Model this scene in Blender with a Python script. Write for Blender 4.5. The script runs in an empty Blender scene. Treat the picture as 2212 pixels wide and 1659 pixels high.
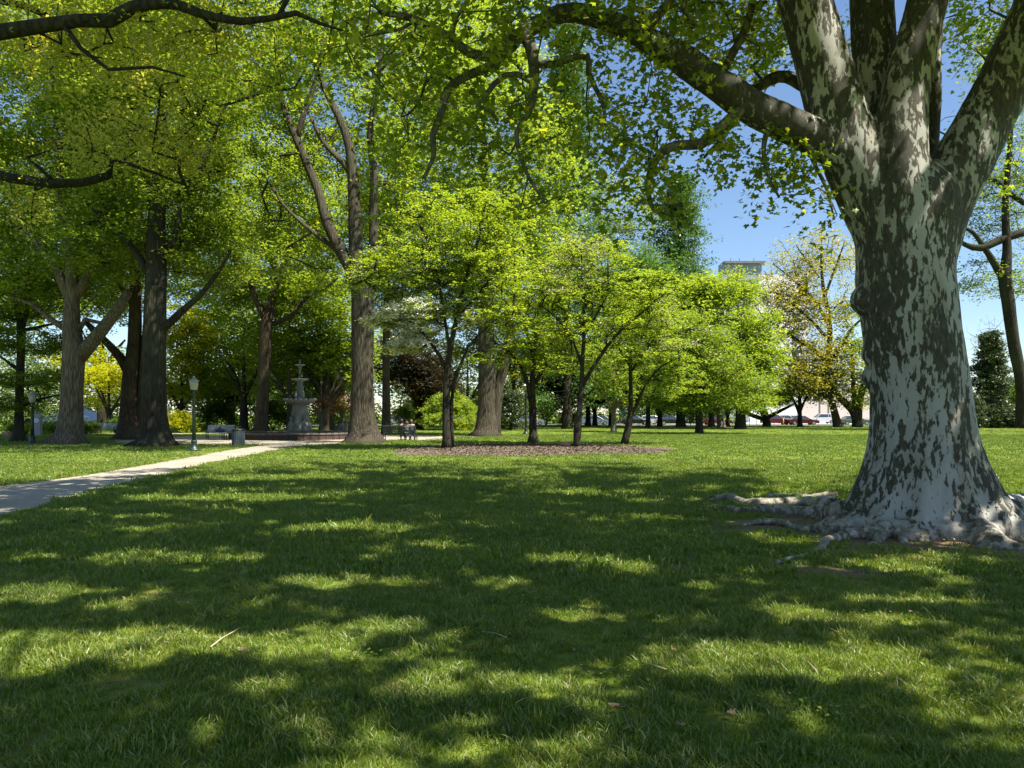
import bpy, math, random
import numpy as np
from mathutils import Vector, noise as mnoise, Matrix, Euler

rng = np.random.default_rng(7)
random.seed(7)
S = bpy.context.scene
col = S.collection

# ------------------------------------------------------------------ camera
EYE, F, CX, HY = 1.6, 1659.0, 1106.0, 895.0
cam = bpy.data.objects.new("camera", bpy.data.cameras.new("camera"))
col.objects.link(cam)
cam.location = (0, 0, EYE)
cam.rotation_euler = (math.radians(90), 0, 0)
cam.data.sensor_width = 36
cam.data.lens = 27.0
cam.data.shift_y = 0.0296
cam.data.clip_start = 0.05
cam.data.clip_end = 3000
S.camera = cam

# ------------------------------------------------------------------ sky, sun, exposure
SUN_EL, SUN_AZ = math.radians(59), math.radians(122)      # azimuth clockwise from +Y
TOSUN = np.array([math.cos(SUN_EL) * math.sin(SUN_AZ), math.cos(SUN_EL) * math.cos(SUN_AZ), math.sin(SUN_EL)])
world = bpy.data.worlds.new("World")
S.world = world
world.use_nodes = True
wn = world.node_tree
wn.nodes.clear()
sky = wn.nodes.new("ShaderNodeTexSky")
sky.sky_type = 'NISHITA'
sky.sun_disc = False
sky.sun_elevation = SUN_EL
sky.sun_rotation = SUN_AZ
sky.air_density = 1.0
sky.dust_density = 0.1
sky.ozone_density = 4.0
bg = wn.nodes.new("ShaderNodeBackground")
bg.inputs[1].default_value = 0.074
wo = wn.nodes.new("ShaderNodeOutputWorld")
wn.links.new(sky.outputs[0], bg.inputs[0])
wn.links.new(bg.outputs[0], wo.inputs[0])
sd = bpy.data.lights.new("sun", 'SUN')
sd.energy = 5.0
sd.angle = math.radians(0.53)
sd.color = (1.0, 0.94, 0.82)
sun = bpy.data.objects.new("sun", sd)
col.objects.link(sun)
sun.rotation_euler = Vector(TOSUN).to_track_quat('Z', 'Y').to_euler()
S.view_settings.view_transform = 'Standard'
S.view_settings.look = 'None'
S.view_settings.gamma = 1.0
S.view_settings.use_curve_mapping = False
S.view_settings.exposure = 1.32
S.render.engine = 'CYCLES'
cy = S.cycles
cy.max_bounces = 6
cy.diffuse_bounces = 3
cy.glossy_bounces = 2
cy.transmission_bounces = 4
cy.transparent_max_bounces = 4
cy.use_denoising = True
cy.sample_clamp_indirect = 4.0
cy.caustics_reflective = False
cy.caustics_refractive = False

# ------------------------------------------------------------------ helpers
def W(px, py, d):
    return np.array([(px - CX) / F * d, d, EYE + (HY - py) / F * d])

def G(px, py):
    d = EYE * F / (py - HY)
    return np.array([(px - CX) / F * d, d, 0.0])

def tag(o, label=None, cat=None, group=None, kind=None):
    if label: o['label'] = label
    if cat: o['category'] = cat
    if group: o['group'] = group
    if kind: o['kind'] = kind
    return o

def empty(name, loc, rz=0.0, label=None, cat=None, group=None, scale=1.0):
    o = bpy.data.objects.new(name, None)
    col.objects.link(o)
    o.location = tuple(float(v) for v in loc)
    o.rotation_euler = (0, 0, rz)
    o.scale = (scale,) * 3
    o.empty_display_size = 0.2
    return tag(o, label, cat, group)

def copy_tree(o, parent=None):
    c = o.copy()
    col.objects.link(c)
    c.parent = parent
    for ch in [x for x in o.children]:
        copy_tree(ch, c)
    return c

class MB:
    """collects vertices and faces of one mesh"""
    def __init__(s):
        s.v, s.f = [], []
    def add(s, v, f):
        b = len(s.v)
        s.v += [tuple(float(c) for c in p) for p in v]
        s.f += [tuple(i + b for i in q) for q in f]
        return s
    def box(s, c, d, rz=0.0, taper=1.0):
        hx, hy, hz = d[0] / 2, d[1] / 2, d[2] / 2
        ca, sa = math.cos(rz), math.sin(rz)
        v = []
        for z, t in ((-hz, 1), (hz, taper)):
            for x, y in ((-hx, -hy), (hx, -hy), (hx, hy), (-hx, hy)):
                x, y = x * t, y * t
                v.append((c[0] + x * ca - y * sa, c[1] + x * sa + y * ca, c[2] + z))
        return s.add(v, [(0, 3, 2, 1), (4, 5, 6, 7), (0, 1, 5, 4), (1, 2, 6, 5), (2, 3, 7, 6), (3, 0, 4, 7)])
    def lathe(s, prof, n=20, c=(0, 0, 0), wob=None):
        v, f = [], []
        for i, (r, z) in enumerate(prof):
            for k in range(n):
                a = 2 * math.pi * k / n
                rr = r if wob is None else r * wob(a, z)
                v.append((c[0] + rr * math.cos(a), c[1] + rr * math.sin(a), c[2] + z))
        for i in range(len(prof) - 1):
            for k in range(n):
                k2 = (k + 1) % n
                f.append((i * n + k, i * n + k2, (i + 1) * n + k2, (i + 1) * n + k))
        f.append(tuple(range(n))[::-1])
        f.append(tuple((len(prof) - 1) * n + k for k in range(n)))
        return s.add(v, f)
    def tube(s, pts, rad, n=8, cap=True, rfun=None):
        pts = np.asarray(pts, float)
        m = len(pts)
        rad = np.broadcast_to(np.asarray(rad, float), (m,))
        t = np.gradient(pts, axis=0)
        t /= np.linalg.norm(t, axis=1)[:, None] + 1e-9
        ref = np.array([0, 0, 1.0]) if abs(t[0][2]) < 0.9 else np.array([1.0, 0, 0])
        u = np.cross(ref, t[0]); u /= np.linalg.norm(u)
        v, f = [], []
        for i in range(m):
            u = u - t[i] * np.dot(u, t[i]); u /= np.linalg.norm(u) + 1e-9
            w = np.cross(t[i], u)
            for k in range(n):
                a = 2 * math.pi * k / n
                r = rad[i] * (rfun(a, pts[i], i) if rfun else 1.0)
                v.append(pts[i] + r * (math.cos(a) * u + math.sin(a) * w))
        for i in range(m - 1):
            for k in range(n):
                k2 = (k + 1) % n
                f.append((i * n + k, i * n + k2, (i + 1) * n + k2, (i + 1) * n + k))
        if cap:
            f.append(tuple(range(n))[::-1])
            f.append(tuple((m - 1) * n + k for k in range(n)))
        return s.add(v, f)
    def prism(s, poly, y0, y1):
        """polygon in x,z extruded along y"""
        n = len(poly)
        v = [(x, y0, z) for x, z in poly] + [(x, y1, z) for x, z in poly]
        f = [tuple(range(n)), tuple(range(2 * n - 1, n - 1, -1))]
        f += [(i, i + n, (i + 1) % n + n, (i + 1) % n) for i in range(n)]
        return s.add(v, f)
    def build(s, name, mat, parent=None, smooth=False, loc=None):
        me = bpy.data.meshes.new(name)
        me.from_pydata(s.v, [], s.f)
        if mat: me.materials.append(mat)
        if smooth: me.polygons.foreach_set("use_smooth", [True] * len(me.polygons))
        me.update()
        o = bpy.data.objects.new(name, me)
        col.objects.link(o)
        if parent is not None: o.parent = parent
        if loc is not None: o.location = tuple(float(c) for c in loc)
        return o

def spline(pts, rad, step):
    """Catmull-Rom through pts, radii interpolated"""
    P = np.asarray(pts, float)
    R = np.asarray(rad, float)
    if len(P) < 2: return P, R
    E = np.vstack([2 * P[0] - P[1], P, 2 * P[-1] - P[-2]])
    out, ro = [], []
    for i in range(len(P) - 1):
        a, b, c, d = E[i], E[i + 1], E[i + 2], E[i + 3]
        n = max(1, int(np.linalg.norm(c - b) / step))
        for k in range(n):
            t = k / n
            out.append(0.5 * ((2 * b) + (c - a) * t + (2 * a - 5 * b + 4 * c - d) * t * t + (-a + 3 * b - 3 * c + d) * t ** 3))
            ro.append(R[i] * (1 - t) + R[i + 1] * t)
    out.append(P[-1]); ro.append(R[-1])
    return np.array(out), np.array(ro)

# ------------------------------------------------------------------ materials
def newmat(name):
    m = bpy.data.materials.new(name)
    m.use_nodes = True
    nt = m.node_tree
    nt.nodes.clear()
    out = nt.nodes.new("ShaderNodeOutputMaterial")
    return m, nt, out

def N(nt, typ, **kw):
    n = nt.nodes.new(typ)
    for k, v in kw.items():
        if k.startswith("i_"):
            key = k[2:]
            n.inputs[int(key) if key.isdigit() else key].default_value = v
        else:
            setattr(n, k, v)
    return n

def ramp(nt, fac, stops, interp='LINEAR'):
    r = nt.nodes.new("ShaderNodeValToRGB")
    r.color_ramp.interpolation = interp
    el = r.color_ramp.elements
    while len(el) < len(stops): el.new(0.5)
    for e, (p, c) in zip(el, stops):
        e.position = p
        e.color = (c[0], c[1], c[2], 1) if hasattr(c, '__len__') else (c, c, c, 1)
    nt.links.new(fac, r.inputs[0])
    return r.outputs[0]

def coords(nt, scale=(1, 1, 1), space='Object'):
    tc = nt.nodes.new("ShaderNodeTexCoord")
    mp = nt.nodes.new("ShaderNodeMapping")
    mp.inputs['Scale'].default_value = scale
    nt.links.new(tc.outputs[space], mp.inputs[0])
    return mp.outputs[0]

def noise_tex(nt, vec, scale, detail=4, rough=0.55, dist=0.0):
    n = N(nt, "ShaderNodeTexNoise", i_Scale=scale, i_Detail=detail, i_Roughness=rough, i_Distortion=dist)
    if vec is not None: nt.links.new(vec, n.inputs['Vector'])
    return n.outputs['Fac']

def mixc(nt, fac, a, b, blend='MIX'):
    m = nt.nodes.new("ShaderNodeMix")
    m.data_type = 'RGBA'
    m.blend_type = blend
    for sock, val in ((m.inputs[0], fac), (m.inputs[6], a), (m.inputs[7], b)):
        if isinstance(val, bpy.types.NodeSocket): nt.links.new(val, sock)
        elif isinstance(val, (int, float)): sock.default_value = val
        else: sock.default_value = (*val, 1)
    return m.outputs[2]

def plain(name, c, rough=0.6, metal=0.0, var=0.12, scale=6.0, bump=0.0, spec=0.5, coat=0.0):
    m, nt, out = newmat(name)
    b = N(nt, "ShaderNodeBsdfPrincipled", i_Roughness=rough, i_Metallic=metal)
    b.inputs['Specular IOR Level'].default_value = spec
    b.inputs['Coat Weight'].default_value = coat
    nz = noise_tex(nt, coords(nt), scale, 5)
    cc = ramp(nt, nz, [(0.3, tuple(x * (1 - var) for x in c)), (0.7, tuple(min(1, x * (1 + var)) for x in c))])
    nt.links.new(cc, b.inputs['Base Color'])
    if bump:
        bp = N(nt, "ShaderNodeBump", i_Strength=bump, i_Distance=0.01)
        nt.links.new(noise_tex(nt, coords(nt), scale * 6, 5), bp.inputs['Height'])
        nt.links.new(bp.outputs[0], b.inputs['Normal'])
    nt.links.new(b.outputs[0], out.inputs[0])
    return m

def leafmat(name, c0, c1, c2, trans=0.45, spec=0.35):
    """three leaf colours picked by the per-leaf value v"""
    m, nt, out = newmat(name)
    at = N(nt, "ShaderNodeAttribute", attribute_name="v")
    cc = ramp(nt, at.outputs['Fac'], [(0.0, c0), (0.5, c1), (1.0, c2)])
    b = N(nt, "ShaderNodeBsdfPrincipled", i_Roughness=0.40)
    b.inputs['Specular IOR Level'].default_value = spec + 0.15
    nt.links.new(cc, b.inputs['Base Color'])
    t = N(nt, "ShaderNodeBsdfTranslucent")
    tc = mixc(nt, 1.0, cc, (2.2, 2.0, 0.6), 'MULTIPLY')
    nt.links.new(tc, t.inputs[0])
    mx = N(nt, "ShaderNodeMixShader", i_0=trans)
    nt.links.new(b.outputs[0], mx.inputs[1])
    nt.links.new(t.outputs[0], mx.inputs[2])
    nt.links.new(mx.outputs[0], out.inputs[0])
    return m

LEAF = {
    'mid':    leafmat("leaf_mid_green", (0.04, 0.09, 0.012), (0.135, 0.205, 0.03), (0.32, 0.37, 0.07)),
    'dark':   leafmat("leaf_dark_green", (0.02, 0.05, 0.010), (0.05, 0.10, 0.018), (0.14, 0.20, 0.04)),
    'bright': leafmat("leaf_bright_green", (0.07, 0.13, 0.014), (0.17, 0.25, 0.038), (0.36, 0.42, 0.095), 0.5),
    'yellow': leafmat("leaf_yellow_green", (0.16, 0.20, 0.01), (0.28, 0.31, 0.015), (0.38, 0.38, 0.03), 0.5),
    'syca':   leafmat("leaf_plane_tree", (0.05, 0.10, 0.016), (0.15, 0.22, 0.03), (0.40, 0.42, 0.055), 0.58, 0.5),
    'olive':  leafmat("leaf_olive_young", (0.16, 0.18, 0.03), (0.32, 0.33, 0.07), (0.48, 0.44, 0.16), 0.5),
    'gold':   leafmat("leaf_gold_young", (0.13, 0.16, 0.025), (0.25, 0.25, 0.05), (0.38, 0.33, 0.09), 0.45),
    'purple': leafmat("leaf_purple", (0.014, 0.014, 0.010), (0.026, 0.022, 0.016), (0.07, 0.05, 0.035), 0.3),
    'copper': leafmat("leaf_copper", (0.12, 0.05, 0.035), (0.21, 0.10, 0.07), (0.30, 0.17, 0.12), 0.35),
    'blue':   leafmat("leaf_blue_green", (0.03, 0.075, 0.03), (0.06, 0.13, 0.045), (0.11, 0.20, 0.06), 0.4),
    'conifer': leafmat("needle_dark", (0.02, 0.04, 0.016), (0.045, 0.07, 0.028), (0.09, 0.12, 0.05), 0.15),
    'pale':   leafmat("leaf_pale_silver", (0.10, 0.16, 0.06), (0.18, 0.26, 0.10), (0.28, 0.36, 0.18), 0.4),
    'white':  leafmat("petal_white", (0.60, 0.62, 0.55), (0.72, 0.74, 0.68), (0.80, 0.82, 0.78), 0.04),
    'pinkw':  leafmat("petal_cream", (0.5, 0.47, 0.36), (0.65, 0.60, 0.50), (0.75, 0.68, 0.62), 0.04),
}

def barkmat(name, dark, light, stretch=0.11, scale=13.0, bump=1.0):
    m, nt, out = newmat(name)
    v = coords(nt, (1, 1, stretch))
    n1 = noise_tex(nt, v, scale, 6, 0.65, 0.6)
    n2 = noise_tex(nt, coords(nt), 0.7, 3)
    vo = N(nt, "ShaderNodeTexVoronoi", i_Scale=scale * 0.8)
    vo.feature = 'DISTANCE_TO_EDGE'
    nt.links.new(v, vo.inputs['Vector'])
    ridge = ramp(nt, vo.outputs['Distance'], [(0.0, 0.0), (0.30, 1.0)])
    hh = mixc(nt, 0.62, ridge, n1)
    c = ramp(nt, hh, [(0.25, dark), (0.75, light)])
    c = mixc(nt, ramp(nt, n2, [(0.4, 0.0), (0.75, 0.55)]), c, tuple(a * 0.6 + b * 0.1 for a, b in zip(light, (0.3, 0.5, 0.2))))
    b = N(nt, "ShaderNodeBsdfPrincipled", i_Roughness=0.9)
    b.inputs['Specular IOR Level'].default_value = 0.2
    bp = N(nt, "ShaderNodeBump", i_Strength=bump, i_Distance=0.06)
    nt.links.new(hh, bp.inputs['Height'])
    nt.links.new(c, b.inputs['Base Color'])
    nt.links.new(bp.outputs[0], b.inputs['Normal'])
    nt.links.new(b.outputs[0], out.inputs[0])
    return m

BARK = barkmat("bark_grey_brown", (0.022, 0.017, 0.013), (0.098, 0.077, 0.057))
BARKL = barkmat("bark_sunlit_elm", (0.04, 0.03, 0.022), (0.20, 0.155, 0.115))  # paler bark for one trunk; the sun on it is put into the colour
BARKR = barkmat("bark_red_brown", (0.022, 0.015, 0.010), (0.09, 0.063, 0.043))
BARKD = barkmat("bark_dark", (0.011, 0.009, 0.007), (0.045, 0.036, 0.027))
BARKS = barkmat("bark_smooth_grey", (0.07, 0.06, 0.048), (0.19, 0.165, 0.13), 0.5, 14, 0.4)

def sycamore_bark():
    m, nt, out = newmat("bark_plane_tree")
    v = coords(nt, (1, 1, 0.36))
    sep = nt.nodes.new("ShaderNodeSeparateXYZ")
    tc = nt.nodes.new("ShaderNodeTexCoord")
    nt.links.new(tc.outputs['Object'], sep.inputs[0])
    hz = N(nt, "ShaderNodeMapRange", i_1=0.0, i_2=6.5, i_3=-0.005, i_4=0.10)
    nt.links.new(sep.outputs['Z'], hz.inputs[0])
    a = noise_tex(nt, v, 15.0, 6, 0.60, 0.35)
    big = noise_tex(nt, v, 2.2, 4, 0.55, 0.3)
    s1 = N(nt, "ShaderNodeMath", operation='MULTIPLY_ADD', i_1=0.66)
    nt.links.new(big, s1.inputs[0]); nt.links.new(a, s1.inputs[2])
    s2 = N(nt, "ShaderNodeMath", operation='ADD')
    nt.links.new(s1.outputs[0], s2.inputs[0]); nt.links.new(hz.outputs[0], s2.inputs[1])
    lx = N(nt, "ShaderNodeMapRange", i_1=-0.9, i_2=-2.2, i_3=0.0, i_4=0.07)
    nt.links.new(sep.outputs['X'], lx.inputs[0])
    lz = N(nt, "ShaderNodeMapRange", i_1=4.2, i_2=4.8, i_3=0.0, i_4=1.0)
    nt.links.new(sep.outputs['Z'], lz.inputs[0])
    s3 = N(nt, "ShaderNodeMath", operation='MULTIPLY_ADD')
    nt.links.new(lx.outputs[0], s3.inputs[0]); nt.links.new(lz.outputs[0], s3.inputs[1]); nt.links.new(s2.outputs[0], s3.inputs[2])
    s2 = s3
    dark = ramp(nt, s2.outputs[0], [(0.882, 0.0), (0.894, 1.0)])
    mid = ramp(nt, s2.outputs[0], [(0.852, 0.0), (0.860, 1.0)])
    p1 = noise_tex(nt, coords(nt, (1, 1, 0.35)), 2.0, 4)
    pale = ramp(nt, p1, [(0.3, (0.36, 0.35, 0.33)), (0.5, (0.29, 0.285, 0.265)), (0.62, (0.24, 0.23, 0.185)), (0.75, (0.17, 0.16, 0.11))])
    g = noise_tex(nt, coords(nt, (1, 1, 0.4)), 26.0, 4, 0.6)
    pale = mixc(nt, ramp(nt, g, [(0.62, 0.0), (0.70, 0.5)]), pale, (0.27, 0.27, 0.23))
    b2 = noise_tex(nt, coords(nt, (1, 1, 0.6)), 3.5, 3)
    midc = ramp(nt, b2, [(0.4, (0.11, 0.108, 0.08)), (0.65, (0.17, 0.16, 0.11))])
    dk = ramp(nt, g, [(0.35, (0.03, 0.03, 0.022)), (0.65, (0.07, 0.064, 0.045))])
    c = mixc(nt, mid, pale, midc)
    c = mixc(nt, dark, c, dk)
    rn = noise_tex(nt, coords(nt), 12.0, 5, 0.65)
    rb = noise_tex(nt, coords(nt), 3.0, 4, 0.6)
    zz = N(nt, "ShaderNodeMath", operation='MULTIPLY_ADD', i_1=-0.55)
    nt.links.new(rb, zz.inputs[0]); nt.links.new(sep.outputs['Z'], zz.inputs[2])
    low = N(nt, "ShaderNodeMapRange", i_1=-0.22, i_2=0.0, i_3=1.0, i_4=0.0)
    nt.links.new(zz.outputs[0], low.inputs[0])
    rootc = ramp(nt, rn, [(0.38, (0.07, 0.055, 0.038)), (0.5, (0.20, 0.165, 0.12)), (0.62, (0.40, 0.37, 0.31))])
    lm_ = N(nt, "ShaderNodeMath", operation='MULTIPLY', i_1=0.8)
    nt.links.new(low.outputs[0], lm_.inputs[0])
    c = mixc(nt, lm_.outputs[0], c, rootc)
    b = N(nt, "ShaderNodeBsdfPrincipled", i_Roughness=0.78)
    b.inputs['Specular IOR Level'].default_value = 0.3
    bp = N(nt, "ShaderNodeBump", i_Strength=0.7, i_Distance=0.012)
    hsum = N(nt, "ShaderNodeMath", operation='MULTIPLY_ADD', i_1=0.35)
    nt.links.new(g, hsum.inputs[0]); nt.links.new(dark, hsum.inputs[2])
    nt.links.new(hsum.outputs[0], bp.inputs['Height'])
    nt.links.new(c, b.inputs['Base Color'])
    nt.links.new(bp.outputs[0], b.inputs['Normal'])
    nt.links.new(b.outputs[0], out.inputs[0])
    return m
SYCB = sycamore_bark()

def lawnmat():
    m, nt, out = newmat("lawn_ground")
    v = coords(nt)
    a = noise_tex(nt, v, 0.45, 5, 0.6)
    f = noise_tex(nt, v, 9.0, 6, 0.7)
    c = ramp(nt, a, [(0.3, (0.11, 0.165, 0.016)), (0.5, (0.18, 0.245, 0.024)), (0.7, (0.26, 0.30, 0.04))])
    c = mixc(nt, ramp(nt, f, [(0.3, 0.75), (0.65, 0.0)]), c, (0.035, 0.06, 0.012))
    at = N(nt, "ShaderNodeAttribute", attribute_name="soil")
    d = noise_tex(nt, v, 14.0, 6, 0.7)
    sc = ramp(nt, d, [(0.3, (0.10, 0.065, 0.04)), (0.55, (0.23, 0.155, 0.095)), (0.75, (0.34, 0.26, 0.17))])
    c = mixc(nt, at.outputs['Fac'], c, sc)
    b = N(nt, "ShaderNodeBsdfPrincipled", i_Roughness=0.85)
    b.inputs['Specular IOR Level'].default_value = 0.15
    bp = N(nt, "ShaderNodeBump", i_Strength=0.9, i_Distance=0.05)
    nt.links.new(f, bp.inputs['Height'])
    nt.links.new(c, b.inputs['Base Color']); nt.links.new(bp.outputs[0], b.inputs['Normal'])
    nt.links.new(b.outputs[0], out.inputs[0])
    return m
LAWN = lawnmat()

def grassmat():
    m, nt, out = newmat("grass_blade")
    geo = nt.nodes.new("ShaderNodeNewGeometry")
    oi = nt.nodes.new("ShaderNodeObjectInfo")
    a = noise_tex(nt, geo.outputs['Position'], 0.55, 4, 0.6)
    f = noise_tex(nt, geo.outputs['Position'], 7.0, 3, 0.6)
    c = ramp(nt, a, [(0.3, (0.065, 0.125, 0.012)), (0.5, (0.135, 0.205, 0.02)), (0.72, (0.25, 0.285, 0.035))])
    at = N(nt, "ShaderNodeAttribute", attribute_name="v")
    c2 = ramp(nt, at.outputs['Fac'], [(0.0, (0.045, 0.10, 0.02)), (0.45, (0.125, 0.205, 0.02)), (0.84, (0.25, 0.31, 0.04)), (0.92, (0.36, 0.31, 0.15)), (1.0, (0.42, 0.36, 0.2))])
    c = mixc(nt, 0.55, c, c2)
    c = mixc(nt, ramp(nt, f, [(0.5, 0.0), (0.75, 0.35)]), c, (0.20, 0.22, 0.05))
    b = N(nt, "ShaderNodeBsdfPrincipled", i_Roughness=0.42)
    b.inputs['Specular IOR Level'].default_value = 0.5
    nt.links.new(c, b.inputs['Base Color'])
    t = N(nt, "ShaderNodeBsdfTranslucent")
    nt.links.new(mixc(nt, 1.0, c, (1.7, 1.6, 0.7), 'MULTIPLY'), t.inputs[0])
    mx = N(nt, "ShaderNodeMixShader", i_0=0.35)
    nt.links.new(b.outputs[0], mx.inputs[1]); nt.links.new(t.outputs[0], mx.inputs[2])
    nt.links.new(mx.outputs[0], out.inputs[0])
    return m
GRASS = grassmat()

def concretemat():
    m, nt, out = newmat("path_concrete")
    v = coords(nt)
    a = noise_tex(nt, v, 0.8, 5, 0.6)
    f = noise_tex(nt, v, 30.0, 5, 0.7)
    c = ramp(nt, a, [(0.3, (0.25, 0.215, 0.17)), (0.7, (0.38, 0.335, 0.265))])
    c = mixc(nt, ramp(nt, f, [(0.3, 0.5), (0.5, 0.0)]), c, (0.20, 0.17, 0.13))
    g = noise_tex(nt, v, 5.0, 5, 0.7, 1.0)
    c = mixc(nt, ramp(nt, g, [(0.60, 0.0), (0.72, 0.5)]), c, (0.24, 0.20, 0.15))
    b = N(nt, "ShaderNodeBsdfPrincipled", i_Roughness=0.9)
    bp = N(nt, "ShaderNodeBump", i_Strength=0.4, i_Distance=0.01)
    nt.links.new(f, bp.inputs['Height']); nt.links.new(bp.outputs[0], b.inputs['Normal'])
    nt.links.new(c, b.inputs['Base Color']); nt.links.new(b.outputs[0], out.inputs[0])
    return m
CONC = concretemat()

def mulchmat():
    m, nt, out = newmat("mulch_chips")
    v = coords(nt, (1, 1, 1))
    vo = N(nt, "ShaderNodeTexVoronoi", i_Scale=14.0, i_Randomness=1.0)
    nt.links.new(v, vo.inputs['Vector'])
    r = nt.nodes.new("ShaderNodeSeparateColor")
    nt.links.new(vo.outputs['Color'], r.inputs[0])
    c = ramp(nt, r.outputs[0], [(0.0, (0.035, 0.025, 0.017)), (0.5, (0.085, 0.062, 0.042)), (0.85, (0.17, 0.13, 0.09)), (1.0, (0.30, 0.25, 0.18))])
    b = N(nt, "ShaderNodeBsdfPrincipled", i_Roughness=0.9)
    bp = N(nt, "ShaderNodeBump", i_Strength=1.0, i_Distance=0.05)
    nt.links.new(vo.outputs['Distance'], bp.inputs['Height']); nt.links.new(bp.outputs[0], b.inputs['Normal'])
    nt.links.new(c, b.inputs['Base Color']); nt.links.new(b.outputs[0], out.inputs[0])
    return m
MULCH = mulchmat()
M_CHIP = plain("wood_chip", (0.13, 0.095, 0.065), 0.9, var=0.6, scale=9)
M_ASPH = plain("asphalt", (0.055, 0.055, 0.056), 0.9, var=0.15, scale=3, bump=0.3)
M_LOT = plain("parking_concrete", (0.42, 0.42, 0.43), 0.85, var=0.08, scale=0.5)
M_IRON = plain("black_iron", (0.018, 0.02, 0.021), 0.45, 0.2, 0.2, spec=0.5)
M_GREENIRON = plain("dark_green_iron", (0.014, 0.03, 0.027), 0.45, 0.1, 0.2)
M_SLAT = plain("bench_slat_paint", (0.03, 0.035, 0.036), 0.4, 0, 0.2, spec=0.6)
M_SLATG = plain("bench_slat_grey", (0.27, 0.29, 0.33), 0.4, 0, 0.1, spec=0.6)
M_SLATB = plain("bench_slat_blue_grey", (0.16, 0.22, 0.25), 0.5, 0, 0.1)
M_CAN = plain("can_slat", (0.065, 0.085, 0.10), 0.5, 0.1, 0.15)
M_CANL = plain("can_slat_light", (0.17, 0.16, 0.15), 0.6, 0.1, 0.15)
M_LANT = plain("lantern_glass", (0.27, 0.27, 0.24), 0.3, 0, 0.05)
M_LANTCAP = plain("lantern_cap", (0.25, 0.26, 0.26), 0.35, 0.3, 0.05)
M_STONE = plain("fountain_stone", (0.14, 0.14, 0.125), 0.8, 0, 0.35, 3.0, 0.6)
M_STONEL = plain("fountain_rim", (0.24, 0.25, 0.24), 0.7, 0, 0.35, 4.0, 0.5)
M_BRICK = plain("basin_brick", (0.075, 0.045, 0.034), 0.85, 0, 0.35, 9.0, 0.5)
M_COPE = plain("basin_coping", (0.15, 0.125, 0.10), 0.8, 0, 0.2, 4.0, 0.3)
M_GRANITE = plain("granite", (0.24, 0.24, 0.26), 0.6, 0, 0.15, 30.0)
M_WHITE = plain("white_paint", (0.72, 0.74, 0.75), 0.5, 0, 0.04)
M_WALLG = plain("wall_blue_grey", (0.25, 0.285, 0.32), 0.8, 0, 0.07, 0.8)
M_WALLW = plain("wall_limestone", (0.66, 0.64, 0.63), 0.8, 0, 0.06, 0.6)
M_WALLT = plain("wall_tan", (0.50, 0.44, 0.39), 0.85, 0, 0.06, 0.6)
M_ROOFG = plain("roof_pale_slate", (0.42, 0.46, 0.49), 0.7, 0, 0.1, 4)
M_DARK = plain("dark_opening", (0.02, 0.02, 0.022), 0.6)
M_GLASS = plain("window_glass", (0.03, 0.04, 0.05), 0.08, 0, 0.1, spec=0.9)
M_RUBBER = plain("tyre_rubber", (0.012, 0.012, 0.012), 0.85)
M_RIM = plain("wheel_rim", (0.42, 0.43, 0.45), 0.3, 0.8, 0.05)
M_LAMPW = plain("headlight_glass", (0.6, 0.63, 0.66), 0.1, 0, 0.05, spec=0.8)
M_LAMPR = plain("taillight_red", (0.35, 0.01, 0.01), 0.2)
M_SKIN = plain("skin", (0.38, 0.22, 0.16), 0.55, 0, 0.05)
M_HAIR = plain("hair_dark", (0.02, 0.015, 0.012), 0.6)
M_HAIRB = plain("hair_brown", (0.10, 0.05, 0.03), 0.6)
M_CLOTHK = plain("cloth_black", (0.014, 0.014, 0.018), 0.85)
M_CLOTHW = plain("cloth_white", (0.66, 0.66, 0.66), 0.85)
M_CLOTHG = plain("cloth_grey", (0.30, 0.32, 0.34), 0.85)
M_CLOTHB = plain("cloth_blue", (0.14, 0.30, 0.45), 0.85)
M_NAVY = plain("cloth_navy", (0.03, 0.04, 0.10), 0.8)
M_YEL = plain("post_yellow", (0.55, 0.42, 0.12), 0.6)
M_ORG = plain("post_orange", (0.70, 0.30, 0.05), 0.6)
M_REDS = plain("sign_red", (0.45, 0.10, 0.10), 0.5)
M_WOODP = plain("pole_wood", (0.16, 0.13, 0.10), 0.85, 0, 0.2, 3)
M_PINK = plain("planter_terracotta", (0.40, 0.20, 0.16), 0.8)
M_DRYLEAF = plain("dry_leaf", (0.25, 0.16, 0.09), 0.7, 0, 0.3, 40)
M_TWIG = plain("twig_straw", (0.42, 0.35, 0.22), 0.8, 0, 0.2, 30)

# ------------------------------------------------------------------ the ground
SYC = np.array([5.82, 10.8, 0.0])          # centre of the plane tree's base

def smooth(a, b, x):
    t = min(1.0, max(0.0, (x - a) / (b - a)))
    return t * t * (3 - 2 * t)

def ground_z(x, y):
    z = 0.0
    if y < 30:
        z += 0.035 * mnoise.noise(Vector((x * 0.5, y * 0.5, 3.1))) * (1 - smooth(22, 30, y)) * smooth(-8.0, -6.0, x)
    z -= 1.6 * smooth(78, 104, y) * (1 - smooth(-34, -22, x))
    return z

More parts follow.
